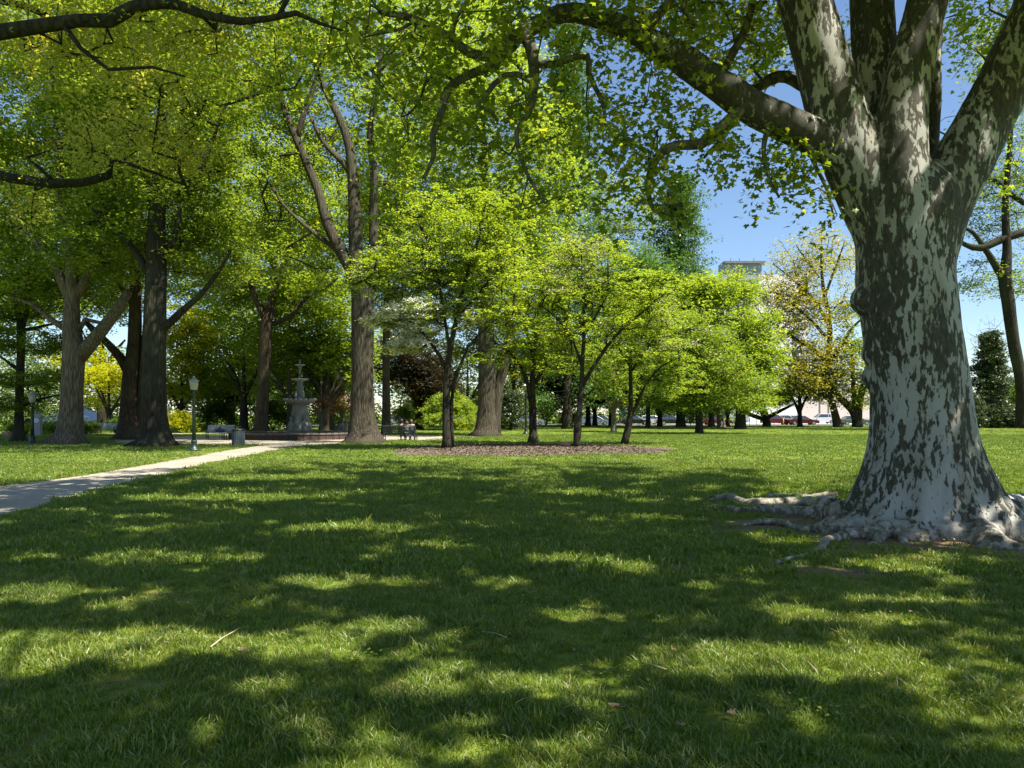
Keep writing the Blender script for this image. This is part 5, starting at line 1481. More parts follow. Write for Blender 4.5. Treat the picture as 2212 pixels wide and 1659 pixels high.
MB().lathe([(.14, fz(791)), (.33, fz(789)), (.345, fz(788)), (.32, fz(787)), (.1, fz(788))], 26).build("top_bowl", M_STONEL, fr, True)
MB().lathe([(.09, fz(788)), (.05, fz(785)), (.10, fz(782.5)), (.05, fz(780)), (.06, fz(778)), (.015, fz(776))], 12).build("finial", M_STONE, fr, True)

# low hooped iron fence in front of the basin
hf = empty("hoop_fence", FC, 0, "low dark fence of thin iron hoops set round the front of the brick basin", "fence")
for k in range(30):
    a = math.radians(200 + k * 5.2)
    a2 = a + math.radians(4.6)
    rr_ = RB + .38
    p0 = np.array([rr_ * math.cos(a), rr_ * math.sin(a)]); p1 = np.array([rr_ * math.cos(a2), rr_ * math.sin(a2)])
    mid = (p0 + p1) / 2
    MB().tube([(*p0, -.03), (*p0, .36), (*(p0 * .8 + mid * .2), .44), (*mid, .47), (*(p1 * .8 + mid * .2), .44), (*p1, .36), (*p1, -.03)], .012, 5).build("hoop", M_IRON, hf, True)
hf2 = empty("hoop_fence", G(508, 949), 0, "short pale hooped fence before the pale bench, touching the trash can", "fence")
for k in range(6):
    x = -1.0 + k * .32
    MB().tube([(x, 0, -.02), (x, 0, .42), (x + .05, 0, .52), (x + .13, 0, .55), (x + .21, 0, .52), (x + .26, 0, .42), (x + .26, 0, -.02)], .013, 5).build("hoop", M_CANL, hf2, True)

# small stone marker in the mulch
MB().box((0, 0, .10), (.42, .22, .22), 0.1, .9).build("marker_stone", M_PINK, None, loc=G(1222, 968) + np.array([0, 0, .06]))
tag(bpy.data.objects["marker_stone"], "small squat brownish marker stone in the mulch beside the third dogwood", "marker")

# ------------------------------------------------------------------ far left: sign pillar, white board, planters, pavilion
gb = G(81.5, 941.5)
sp = empty("sign_pillar", gb, 0, "grey granite sign pillar with a white letter D emblem, far left between clipped bushes", "sign")
MB().box((0, 0, .68), (.54, .30, 1.36)).build("shaft", M_GRANITE, sp)
MB().box((0, 0, 1.40), (.60, .36, .06)).build("ledge", M_STONEL, sp)
MB().box((0, 0, 1.52), (.56, .30, .18), 0, .8).build("top_block", M_GRANITE, sp)
MB().lathe([(.14, 1.61), (.16, 1.66), (.10, 1.75), (.02, 1.78)], 12).build("crest", M_STONE, sp, True)
# the D: outline with a round hole and a small disc in it
def ring_shape(name, outer, inner, y, mat, parent, th=.02):
    n = len(outer)
    v = [(x, y, z) for x, z in outer] + [(x, y, z) for x, z in inner] + [(x, y + th, z) for x, z in outer] + [(x, y + th, z) for x, z in inner]
    f = []
    for i in range(n):
        j = (i + 1) % n
        f += [(i, j, n + j, n + i), (2 * n + i, 3 * n + i, 3 * n + j, 2 * n + j), (i, 2 * n + i, 2 * n + j, j), (n + i, n + j, 3 * n + j, 3 * n + i)]
    MB().add(v, f).build(name, mat, parent)
outer, inner = [], []
for i in range(24):
    a = 2 * math.pi * i / 24
    x, z = math.cos(a), math.sin(a)
    ox = .17 * x if x > 0 else max(-.14, .19 * x * 1.5)
    oz = .15 * z if x > -0.3 else (.15 if z > 0 else -.15)
    outer.append((ox, 1.14 + oz)); inner.append((.01 + .075 * x, 1.14 + .06 * z))
ring_shape("letter_emblem", outer, inner, -.172, M_WHITE, sp)
MB().tube([(.01, -.165, 1.14), (.01, -.150, 1.14)], .03, 10).build("emblem_dot", M_WHITE, sp)
gb = np.array([(131 - CX) / F * 58, 58, 0])
wbd = empty("notice_board", gb, .15, "low slanted white board between the sign pillar and the sunlit trunk", "sign")
m = MB().add([(-.42, -.05, .25), (.42, -.05, .25), (.42, .05, .29), (-.42, .05, .29), (-.52, .25, .80), (.40, .25, .80), (.40, .29, .78), (-.52, .29, .78)], [(0, 1, 2, 3), (4, 7, 6, 5), (0, 4, 5, 1), (1, 5, 6, 2), (2, 6, 7, 3), (3, 7, 4, 0)])
m.build("panel", M_WHITE, wbd)
for x in (-.3, .3): MB().box((x, .12, .2), (.06, .06, .44)).build("leg", M_IRON, wbd)
for i, px in enumerate((12, 21)):
    r = MB().box((0, 0, .15), (.36, .36, .30), .1, 1.08).build("planter", M_PINK, None, loc=np.array([(px - CX) / F * 57, 57 - i * .3, 0]))
    tag(r, ["terracotta block planter at the very left, left one of two", "terracotta block planter at the very left, right one of two"][i], "planter", "terracotta planters")
PD = 100
pav = empty("pavilion", ((166 - CX) / F * PD, PD, -1.6), 0, "low pavilion with pale hipped slate roof behind the sunlit grey trunk", "pavilion")
wv = 3.3
def pz(y): return EYE + (HY - y) / F * PD + 1.6
MB().box((.2, 0, pz(923) / 2), (5.2, 4.6, pz(923))).build("wall", plain("pavilion_wall_grey", (.10, .10, .11), .8), pav)
MB().box((.2, 0, (pz(923) + pz(908.5)) / 2), (5.3, 4.7, pz(908.5) - pz(923))).build("frieze", M_WALLT, pav)
for k in range(8):
    MB().box((-2.1 + k * .65, -2.37, pz(914)), (.28, .06, .32)).build("window", M_DARK, pav)
e, t_ = pz(908), pz(879)
MB().add([(-3.3, -3, e), (3.5, -3, e), (3.5, 3, e), (-3.3, 3, e), (-.9, 0, t_), (.6, 0, t_), (-3.3, -3, e - .12), (3.5, -3, e - .12), (3.5, 3, e - .12), (-3.3, 3, e - .12)],
         [(0, 1, 5, 4), (1, 2, 5), (2, 3, 4, 5), (3, 0, 4), (0, 6, 7, 1), (1, 7, 8, 2), (2, 8, 9, 3), (3, 9, 6, 0), (6, 9, 8, 7)]).build("roof", M_ROOFG, pav)
MB().box((-5.2, 1, 1.3), (3.6, 4, 2.2)).build("side_wing", M_DARK, pav)
MB().box((-5.2, 1, 2.5), (4.2, 4.6, .2)).build("wing_roof", M_ROOFG, pav)
for x in (-2.2, 2.6): MB().box((x, -2.5, pz(923) / 2), (.35, .35, pz(923))).build("pier", M_WALLT, pav)
# white slender statue on a plinth far left
r = empty("statue", ((364 - CX) / F * 88, 88, -.0), 0, "slender white statue beyond the yellow-green shrub left of the lamp post", "statue")
r.location.z = ground_z(r.location.x, 88)
MB().box((0, 0, .9), (.6, .6, 1.8), 0, .9).build("plinth", M_STONEL, r)
MB().lathe([(.26, 1.8), (.22, 2.3), (.25, 2.8), (.20, 3.2), (.08, 3.4), (.12, 3.5), (.12, 3.62), (.03, 3.72)], 12).build("figure", M_WHITE, r, True)

# ------------------------------------------------------------------ buildings on the right
bd = 150
def bx_(px, d): return (px - CX) / F * d
mainb = empty("office_building", (bx_(1640, 172), 172, 0), 0, "tall pale stone building with grey cornice half hidden behind the golden tree", "building")
m = MB().box((1.5, 9, 16.4), (19, 18, 32.8)); m.build("wall", M_WALLW, mainb)
MB().box((-4.5, -.6, 33.2), (9, 2.4, 3.6)).build("cornice", M_WALLG, mainb)
MB().box((-3.9, -1.0, 35.2), (9.2, 3.2, .5)).build("parapet", M_STONE, mainb)
for x in (-6.4, -4.4, -1.2): MB().tube([(x, 0, 35.2), (x, 0, 36.6)], .05, 5).build("antenna", M_IRON, mainb)
for r_ in range(6):
    for k in range(5):
        x, z = -5.4 + k * 3.4, 6.5 + r_ * 4.2
        f = MB().box((x, -.04, z), (1.5, .12, 2.2)).build("window", M_STONEL, mainb)
        MB().box((x, -.11, z), (1.2, .06, 1.9)).build("pane", M_GLASS, f)
MB().prism([(8, 28), (11, 32.5), (11, 28)], 0, 6).build("roof_step", M_WALLG, mainb)

wing = empty("low_building", (bx_(1480, bd), bd, 0), 0, "low blue-grey building in shade behind the black parked cars", "building")
w0, w1 = bx_(1352, bd) - bx_(1480, bd), bx_(1618, bd) - bx_(1480, bd)
MB().box(((w0 + w1) / 2, 5, 4.4), (w1 - w0, 10, 8.8)).build("wall", M_WALLG, wing)
MB().box(((w0 + w1) / 2, 4.95, 8.95), (w1 - w0 + .5, 10.4, .35)).build("roof", M_STONEL, wing)
MB().box(((w0 + w1) / 2, -.05, 3.9), (w1 - w0, .14, .12)).build("string_course", M_STONEL, wing)
for k in range(6):
    x = w0 + (w1 - w0) * (k + .5) / 6
    MB().box((x, -.03, 2.4), (.07, .1, 4.4)).build("joint", M_STONE, wing)
for px in (1540, 1562):
    x = bx_(px, bd) - bx_(1480, bd)
    for z in (1.4, 3.3):
        f = MB().box((x, -.1, z), (1.55, .16, 1.7)).build("window", M_WHITE, wing)
        for s in (-.38, .38): MB().box((x + s, -.2, z), (.62, .06, 1.45)).build("pane", M_GLASS, f)
f = MB().box((bx_(1420, bd) - bx_(1480, bd), -.06, 1.8), (5.5, .10, 2.3)).build("window", M_WALLW, wing)
MB().box((bx_(1420, bd) - bx_(1480, bd), -.13, 1.8), (5.2, .05, 2.0)).build("pane", M_GLASS, f)
f = MB().box((bx_(1458, bd) - bx_(1480, bd), -.06, 2.3), (3.3, .10, 2.6)).build("window", M_WALLW, wing)
MB().box((bx_(1458, bd) - bx_(1480, bd), -.13, 2.3), (3.0, .05, 2.3)).build("pane", M_GLASS, f)

wing2 = empty("white_building", (bx_(1780, 158), 158, 0), 0, "white and tan walled low building sunlit behind the white car", "building")
w0, w1 = bx_(1620, 158) - bx_(1780, 158), bx_(2080, 158) - bx_(1780, 158)
MB().box(((w0 + w1) / 2, 6, 5.0), (w1 - w0, 12, 10.0)).build("wall", M_WALLW, wing2)
xa, xb = bx_(1725, 158) - bx_(1780, 158), bx_(1905, 158) - bx_(1780, 158)
MB().box(((xa + xb) / 2, -.10, 2.35), (xb - xa, .3, 4.7)).build("tan_panel", M_WALLT, wing2)
MB().box(((w0 + xa) / 2, -.06, 3.9), (xa - w0, .14, .7)).build("fascia", M_STONEL, wing2)
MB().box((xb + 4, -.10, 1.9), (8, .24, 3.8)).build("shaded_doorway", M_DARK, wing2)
MB().box(((w0 + w1) / 2, 5.9, 10.15), (w1 - w0 + .6, 12.6, .35)).build("roof", M_STONEL, wing2)
for px in (1770, 1789): MB().box((bx_(px, 158) - bx_(1780, 158), -.33, 2.7), (.14, .14, 5.4)).build("downpipe", M_WOODP, wing2)
hs = empty("low_house", (bx_(970, 150), 150, 0), 0, "grey low house glimpsed behind the parked cars beyond the weeping shrub", "house")
MB().box((0, 4, 2.2), (18, 8, 4.4)).build("wall", M_WALLG, hs)
MB().add([(-9.5, -.6, 4.4), (9.5, -.6, 4.4), (9.5, 8.6, 4.4), (-9.5, 8.6, 4.4), (-8, 4, 7), (8, 4, 7)], [(0, 1, 5, 4), (1, 2, 5), (2, 3, 4, 5), (3, 0, 4), (0, 3, 2, 1)]).build("roof", M_STONE, hs)
for k in range(4):
    f = MB().box((-6.9 + k * 4.6, -.04, 2.2), (1.6, .12, 1.6)).build("window", M_WHITE, hs)
    MB().box((-6.9 + k * 4.6, -.11, 2.2), (1.35, .05, 1.35)).build("pane", M_GLASS, f)

# ------------------------------------------------------------------ parked cars
def car(name, label, px, d, z, color, length=4.5, h=1.45, rz=0.0, kind='sedan', cat="car"):
    r = empty(name, ((px - CX) / F * d, d, z), rz, label, cat, "cars parked along the street")
    pm = CARP.setdefault(color, plain("car_paint", color, .28, 0.25, .03, 1.0, coat=.6))
    w = .88 if kind == 'sedan' else .93
    k = length / 4.5
    belt = h * .62
    hood = h * .56
    # lower body: sections along x with wheel arches cut as profile notches
    def arch(xc, n=7, R=.36):
        return [(xc * k + R * math.cos(math.pi - math.pi * i / (n - 1)), .28 + R * .95 * math.sin(math.pi * i / (n - 1))) for i in range(n)]
    prof = [(-2.2 * k, .32)] + [(p[0], p[1]) for p in arch(-1.38)] + [(p[0], p[1]) for p in arch(1.38)] + [(2.18 * k, .30), (2.24 * k, .45), (2.18 * k, hood * .86), (1.9 * k, hood * .97), (1.0 * k, belt), (-1.6 * k, belt + .03), (-2.15 * k, belt - (.04 if kind == 'sedan' else -.02)), (-2.25 * k, .6)]
    n = len(prof)
    v, f = [], []
    ys_ = [(-w, .97), (-w * .97, 1.0), (w * .97, 1.0), (w, .97)]
    zc = .5
    for yy, s in [(-w, .96), (-w * .95, 1.0), (w * .95, 1.0), (w, .96)]:
        v += [(x * (1 if s == 1 else .99), yy, zc + (zz - zc) * (s if zz > zc else 1)) for x, zz in prof]
    for i in range(n):
        j = (i + 1) % n
        for q in range(3): f.append((q * n + i, q * n + j, (q + 1) * n + j, (q + 1) * n + i))
    import bmesh
    o = MB().add(v, f).build("body", pm, r)
    bm = bmesh.new(); bm.from_mesh(o.data)
    bm.verts.ensure_lookup_table()
    for s in (0, 3):
        fa = bm.faces.new([bm.verts[s * n + i] for i in range(n)])
    bmesh.ops.triangulate(bm, faces=[q for q in bm.faces if len(q.verts) > 4])
    bmesh.ops.recalc_face_normals(bm, faces=bm.faces[:])
    bm.to_mesh(o.data); bm.free()
    if kind == 'sedan': gx = [(-1.75, belt - .01), (-1.15, h - .06), (.25, h - .05), (1.05, belt - .01)]
    elif kind == 'hatch': gx = [(-2.05, belt), (-1.75, h - .08), (.2, h - .05), (1.1, belt - .01)]
    else: gx = [(-2.15, belt), (-1.95, h - .08), (.25, h - .05), (.95, belt - .01)]
    gx = [(a * k, b) for a, b in gx]
    wt, wb = w * .72, w * .93
    v = [(gx[0][0], -wb, gx[0][1]), (gx[3][0], -wb, gx[3][1]), (gx[3][0], wb, gx[3][1]), (gx[0][0], wb, gx[0][1]),
         (gx[1][0], -wt, gx[1][1]), (gx[2][0], -wt, gx[2][1]), (gx[2][0], wt, gx[2][1]), (gx[1][0], wt, gx[1][1])]
    MB().add(v, [(0, 1, 5, 4), (1, 2, 6, 5), (2, 3, 7, 6), (3, 0, 4, 7), (4, 5, 6, 7)]).build("windows", M_GLASS, r)
    rv = [(gx[1][0] - .05, -wt - .02, gx[1][1]), (gx[2][0] + .05, -wt - .02, gx[2][1]), (gx[2][0] + .05, wt + .02, gx[2][1]), (gx[1][0] - .05, wt + .02, gx[1][1]),
          (gx[1][0] + .1, -wt * .85, h), (gx[2][0] - .1, -wt * .85, h), (gx[2][0] - .1, wt * .85, h), (gx[1][0] + .1, wt * .85, h)]
    MB().add(rv, [(0, 3, 2, 1), (0, 1, 5, 4), (1, 2, 6, 5), (2, 3, 7, 6), (3, 0, 4, 7), (4, 5, 6, 7)]).build("roof", pm, r)
    m = MB()
    for s in (-1, 1):
        for a, b in ((0, 1), (3, 2)):
            m.tube([(gx[a][0], s * wb * 1.0, gx[a][1]), (gx[b][0], s * wt * 1.02, gx[b][1])], .035, 5)
        mx_ = (gx[1][0] + gx[2][0]) / 2
        m.tube([(mx_ - .05, s * (wb + .0), belt), (mx_ - .15, s * (wt + .01), gx[1][1])], .03, 5)
        if kind != 'sedan': m.tube([(gx[1][0] + .65 * k, s * wb, belt), (gx[1][0] + .6 * k, s * wt, gx[1][1])], .04, 5)
    m.build("pillars", pm, r)
    for sx in (-1.38, 1.38):
        for s in (-1, 1):
            t = MB().tube([(sx * k, s * (w - .20), .32), (sx * k, s * (w + .01), .32)], .325, 18).build("wheel", M_RUBBER, r)
            MB().tube([(sx * k, s * (w - .1), .32), (sx * k, s * (w + .025), .32)], .21, 12).build("rim", M_RIM, t)
    for s in (-1, 1):
        MB().box((2.17 * k, s * (w - .2), hood * .80), (.14, .34, .13)).build("headlight", M_LAMPW, r)
        MB().box((-2.19 * k, s * (w - .15), belt - .12), (.12, .26, .16)).build("taillight", M_LAMPR, r)
        MB().box((.85 * k, s * (w + .08), belt + .04), (.12, .16, .11)).build("mirror", pm, r)
    MB().box((2.235 * k, 0, .36), (.06, w * 1.7, .16)).build("bumper", M_RUBBER, r)
    MB().box((-2.25 * k, 0, .38), (.06, w * 1.7, .16)).build("bumper", M_RUBBER, r)
    return r
CARP = {}
SZ = -0.10
RED = (.13, .012, .018); DRED = (.09, .008, .014); WHT = (.62, .63, .65); BLK = (.012, .012, .014); SIL = (.33, .36, .40); TEAL = (.16, .22, .27); GRN = (.07, .09, .085)
car("parked_car", "dark red low sedan parked before the grey wall, left of the utility pole", 1548, 124, SZ, DRED, 4.7, 1.38, 0)
car("parked_car", "red older sedan parked between the bare-limbed tree and the yellow post", 1676, 124, SZ, RED, 4.6, 1.62, 0, 'hatch')
car("parked_car", "dark red rounded car half behind the dense round tree, nose to the right", 1733, 122, SZ, DRED, 4.9, 1.46, 0)
car("parked_car", "white sport utility car on the sunlit parking lot, facing left", 1773, 134, -.02, WHT, 4.9, 1.72, math.radians(180), 'suv')
car("parked_car", "silver car in the lot behind the red sedan, nearest to it", 1700, 136, .0, SIL, 4.6, 1.45, math.radians(-12))
car("parked_car", "white car in the lot just left of the dense round tree's trunk", 1720, 140, .0, WHT, 4.6, 1.45, math.radians(-12))
car("parked_car", "grey-green sedan partly behind the forked dark tree next to the big plane tree", 1846, 122, SZ, GRN, 5.0, 1.45, 0)
car("parked_car", "black sedan parked left of the low forked tree before the grey wall", 1373, 123, SZ, BLK, 4.7, 1.42, 0)
car("parked_car", "white car parked between two black cars before the grey wall", 1411, 127, SZ, WHT, 4.7, 1.5, 0, 'hatch')
car("parked_car", "black car under the small gold sapling, nose to the right", 1452, 123, SZ, BLK, 4.9, 1.42, 0)
car("parked_car", "pale teal-grey car behind the third dogwood, its nose to the right", 1286, 121, SZ, TEAL, 4.7, 1.5, 0, 'hatch')
car("parked_car", "dark blue car just beyond the pale teal-grey one", 1302, 128, SZ, (.05, .06, .09), 4.6, 1.48, 0)
car("parked_car", "silver-blue car between the second dogwood and the twin trunk", 1146, 122, SZ, (.25, .31, .38), 4.9, 1.5, 0)
car("parked_car", "silver car under the right half of the weeping shrub", 990, 122, SZ, SIL, 4.7, 1.48, 0)
car("parked_car", "dark car with bright bumper left of the weeping shrub", 918, 122, SZ, BLK, 4.7, 1.5, 0)
car("parked_car", "grey car beyond the left end of the black bench", 864, 123, SZ, SIL, 4.6, 1.45, 0)

# posts, pole, sign by the lot
r = empty("utility_pole", ((1607 - CX) / F * 112, 112, 0), 0, "weathered wooden utility pole beside the sideways-reaching dark tree", "pole")
MB().tube([(0, 0, -.2), (0, 0, 9.0)], [.17, .12], 10).build("shaft", M_WOODP, r, True)
MB().box((0, 0, 8.3), (2.2, .12, .14)).build("crossarm", M_WOODP, r)
r = empty("warning_sign", ((1672 - CX) / F * 115, 115, 0), 0, "small red sign on a thin post in front of the red sedan", "sign")
MB().tube([(0, 0, 0), (0, 0, 2.0)], .03, 6).build("post", M_IRON, r)
MB().box((0, -.04, 1.75), (.38, .02, .42)).build("plate", M_REDS, r)
r = MB().lathe([(.09, 0), (.09, .95), (.05, 1.0)], 10).build("yellow_post", M_YEL, None, True, ((1692 - CX) / F * 115, 115, 0)); tag(r, "short yellow post at the lawn's edge between the two red cars", "post")
for i, px in enumerate((1813, 1820, 1825)):
    r = MB().lathe([(.11, 0), (.11, 1.15 - .1 * (i == 0)), (.06, 1.22 - .1 * (i == 0))], 10).build("bollard", M_ORG, None, True, ((px - CX) / F * 150, 150, 0))
    tag(r, ["orange bollard right of the white car, leftmost and shortest", "orange bollard right of the white car, middle one of three", "orange bollard right of the white car, rightmost one of three"][i], "bollard", "orange bollards by the wall")
gr_ = empty("guard_rail", ((1622 - CX) / F * 113, 113, 0), 0, "low metal rail with pale caps right of the wooden utility pole", "railing")
for k in range(4):
    x = k * 1.05 - .2
    MB().tube([(x, 0, -.1), (x, 0, .95)], .04, 6).build("post", M_IRON, gr_)
for z in (.35, .8): MB().tube([(-.2, 0, z), (2.95, 0, z)], .025, 6).build("rail", M_IRON, gr_)
r = empty("picket_fence", ((1873 - CX) / F * 132, 132, SZ + .15), 0, "low dark iron fence on the bright lot left of the big plane trunk", "fence")
for k in range(14): MB().tube([(-1.6 + k * .25, 0, 0), (-1.6 + k * .25, 0, .85)], .018, 5).build("picket", M_IRON, r)
for z in (.12, .75): MB().tube([(-1.65, 0, z), (1.7, 0, z)], .02, 5).build("rail", M_IRON, r)
r = empty("fire_hydrant", ((1399 - CX) / F * 114, 114, 0), 0, "dark hydrant on the lawn's far edge between the black cars", "hydrant")
MB().lathe([(.2, 0), (.2, .06), (.14, .08), (.14, .55), (.18, .58), (.16, .66), (.1, .78), (.04, .82), (.04, .88)], 12).build("barrel", M_IRON, r, True)
MB().tube([(-.24, 0, .42), (.24, 0, .42)], .06, 8).build("outlet", M_IRON, r, True)
r = empty("signal_mast", ((1415 - CX) / F * 113, 113, 0), 0, "thin dark lamp mast before the grey wall between two trunks", "pole")
MB().tube([(0, 0, 0), (0, 0, 3.6)], .05, 6).build("shaft", M_IRON, r)
MB().lathe([(.22, 3.0), (.24, 3.12), (.05, 3.2)], 10, (.45, 0, 0)).build("shade", M_WHITE, r, True)
MB().tube([(0, 0, 3.2), (.45, 0, 3.2)], .03, 6).build("arm", M_IRON, r)

# ------------------------------------------------------------------ people
def skin_mesh(name, verts, edges, radii, mat, parent, sub=1):
    me = bpy.data.meshes.new(name)
    me.from_pydata([tuple(v) for v in verts], edges, [])
    o = bpy.data.objects.new(name, me); col.objects.link(o)
    md = o.modifiers.new("sk", 'SKIN'); md.use_smooth_shade = True
    ss = o.modifiers.new("ss", 'SUBSURF'); ss.levels = sub; ss.render_levels = sub
    for v, r_ in zip(me.skin_vertices[0].data, radii):
        v.radius = (r_, r_) if not hasattr(r_, '__len__') else r_
    me.skin_vertices[0].data[0].use_root = True
    dg = bpy.context.evaluated_depsgraph_get()
    m2 = bpy.data.meshes.new_from_object(o.evaluated_get(dg))
    o.modifiers.clear(); o.data = m2; bpy.data.meshes.remove(me)
    m2.materials.clear(); m2.materials.append(mat)
    o.parent = parent
    return o

def person(loc, rz, label, shirt, trousers, hair, seat=.45, s=1.0, lean=0.0, hat=None, armout=.3):
    """seated figure facing local -y; hips at seat height"""
    r = empty("person", loc, rz, label, "person", None, s)
    hz = seat + .10
    J = {'pel': (0, 0, hz), 'sp': (0, -.02 - lean * .3, hz + .2), 'ch': (0, -.02 - lean * .7, hz + .40), 'nk': (0, -.03 - lean, hz + .53), 'hd0': (0, -.05 - lean, hz + .60), 'hd': (0, -.05 - lean, hz + .71), 'hd2': (0, -.04 - lean, hz + .79)}
    V, E, Rr, idx = [], [], [], {}
    def add(k, p, rad, par=None):
        idx[k] = len(V); V.append(p); Rr.append(rad)
        if par: E.append((idx[par], idx[k]))
    add('pel', J['pel'], (.16, .12)); add('sp', J['sp'], (.14, .10), 'pel'); add('ch', J['ch'], (.17, .11), 'sp'); add('nk', J['nk'], .055, 'ch'); add('hd0', J['hd0'], .075, 'nk'); add('hd', J['hd'], (.082, .10), 'hd0'); add('hd2', J['hd2'], .06, 'hd')
    add('nose', (0, J['hd'][1] - .105, hz + .69), .014, 'hd')
    for q in (-1, 1):
        add('ear%d' % q, (q * .088, J['hd'][1], hz + .70), .016, 'hd')
        add('sh%d' % q, (q * .19, J['ch'][1], hz + .45), .055, 'ch')
        add('el%d' % q, (q * (.24 + .05 * armout), J['ch'][1] - .10, hz + .20), .042, 'sh%d' % q)
        add('wr%d' % q, (q * .14, J['ch'][1] - .32, hz + .10), .028, 'el%d' % q)
        add('pm%d' % q, (q * .11, J['ch'][1] - .40, hz + .09), .030, 'wr%d' % q)
        for i, (fx, fl) in enumerate(((-.028, .07), (-.010, .08), (.010, .075), (.026, .06))):
            add('f%d%d' % (q, i), (q * .11 + fx, J['ch'][1] - .43, hz + .085), .009, 'pm%d' % q)
            add('g%d%d' % (q, i), (q * .11 + fx * 1.1, J['ch'][1] - .43 - fl * .7, hz + .06), .008, 'f%d%d' % (q, i))
        add('th%d' % q, (q * .065, J['ch'][1] - .37, hz + .085), .010, 'pm%d' % q)
        add('hp%d' % q, (q * .10, -.06, hz - .02), .095, 'pel')
        add('kn%d' % q, (q * .13, -.45, hz + .0), .062, 'hp%d' % q)
        add('an%d' % q, (q * .13, -.50, .09), .038, 'kn%d' % q)
        add('tt%d' % q, (q * .14, -.66, .045), .035, 'an%d' % q)
    skin_mesh("body", V, E, Rr, M_SKIN, r, 1)
    # shirt over torso and upper arms, trousers over hips and legs
    g_ = lambda k: V[idx[k]]
    sv = [g_('pel'), g_('sp'), g_('ch'), (0, J['nk'][1], hz + .50)]
    se = [(0, 1), (1, 2), (2, 3)]
    sr = [(.185, .145), (.165, .125), (.195, .135), .085]
    for q in (-1, 1):
        b0 = len(sv)
        sv += [g_('sh%d' % q), g_('el%d' % q), tuple(np.array(g_('wr%d' % q)) * .9 + np.array(g_('el%d' % q)) * .1)]
        sr += [.075, .058, .042]; se += [(2, b0), (b0, b0 + 1), (b0 + 1, b0 + 2)]
    skin_mesh("shirt", sv, se, sr, shirt, r, 1)
    tv = [(0, 0, hz - .01)]; te = []; tr = [(.19, .15)]
    for q in (-1, 1):
        b0 = len(tv)
        tv += [g_('hp%d' % q), g_('kn%d' % q), tuple(np.array(g_('an%d' % q)) + np.array([0, 0, .03]))]
        tr += [.115, .08, .058]; te += [(0, b0), (b0, b0 + 1), (b0 + 1, b0 + 2)]
    skin_mesh("trousers", tv, te, tr, trousers, r, 1)
    for q in (-1, 1):
        x = q * .135
        MB().add([(x - .05, -.42, 0), (x + .05, -.42, 0), (x + .055, -.70, 0), (x - .055, -.70, 0), (x - .04, -.44, .10), (x + .04, -.44, .10), (x + .04, -.68, .05), (x - .04, -.68, .05)],
                 [(0, 3, 2, 1), (4, 5, 6, 7), (0, 1, 5, 4), (1, 2, 6, 5), (2, 3, 7, 6), (3, 0, 4, 7)]).build("shoe", M_CLOTHK, r)
    hd = J['hd']
    m = MB(); m.lathe([(.06, -.16), (.105, -.09), (.118, -.01), (.116, .04), (.095, .10), (.05, .135), (.005, .145)], 14, (0, hd[1] + .040, hd[2]))
    m.build("hair" if hat is None else "cap", hair if hat is None else hat, r, True)
    return r
bb = G(866, 951)
for dx, lab, sh, tr, hr, sc in ((.06, "person in black seated on the black bench, leftmost of three, back to us", M_CLOTHK, M_CLOTHK, M_HAIR, .92),
                            (.33 + .05, "small person in white seated between two others on the black bench", M_CLOTHW, M_CLOTHG, M_HAIRB, .78),
                            (.66, "person in grey shirt with brown hair seated rightmost on the black bench", M_CLOTHG, M_NAVY, M_HAIRB, .88)):
    person((bb[0] + dx, bb[1] - .18, 0), math.pi - .05, lab, sh, tr, hr, .45 / sc, sc, .02)
# person with a dark stroller half behind the dark trunk
q0 = np.array([(357 - CX) / F * 41.5, 41.5, 0])
st = empty("stool", q0 + np.array([0, 0.02, 0]), 0, "low dark folding stool under the person in white beside the darkest trunk", "stool")
MB().box((0, 0, .30), (.36, .32, .05)).build("seat", M_CLOTHK, st)
for sx in (-1, 1):
    for sy in (-1, 1): MB().tube([(sx * .15, sy * .13, 0), (sx * .1, sy * .1, .28)], .015, 5).build("leg", M_IRON, st)
person(q0 + np.array([0, .02, 0]), math.radians(60), "person in a white shirt and pale cap sitting low beside the darkest trunk", M_CLOTHW, M_NAVY, M_HAIR, .33, .80, .05, M_CLOTHW)
bg_ = empty("backpack", q0 + np.array([.12, -.45, 0]), .3, "dark navy rucksack on the grass before the person in white", "backpack")
MB().lathe([(.16, 0), (.21, .06), (.21, .30), (.15, .42), (.05, .46)], 14, wob=lambda a, z: 1 + .15 * math.cos(2 * a)).build("body", M_NAVY, bg_, True)
MB().box((0, -.19, .16), (.24, .07, .18), 0, .85).build("pocket", M_CLOTHK, bg_)
MB().tube([(0, .04, .44), (0, .10, .50), (0, .14, .42)], .014, 5).build("handle", M_CLOTHK, bg_, True)
# far person in blue on a wall bench beyond the fountain
q1 = np.array([(717 - CX) / F * 76, 76, 0])
bn = empty("stone_seat", q1 + np.array([0, .05, 0]), 0, "low stone block under the far person in blue", "seat")
MB().box((0, 0, .22), (1.2, .45, .44)).build("block", M_STONE, bn)
person(q1, 0, "far person in a light blue shirt sitting beyond the fountain, right of the forked trunk", M_CLOTHB, M_NAVY, M_HAIR, .45, 1.0)

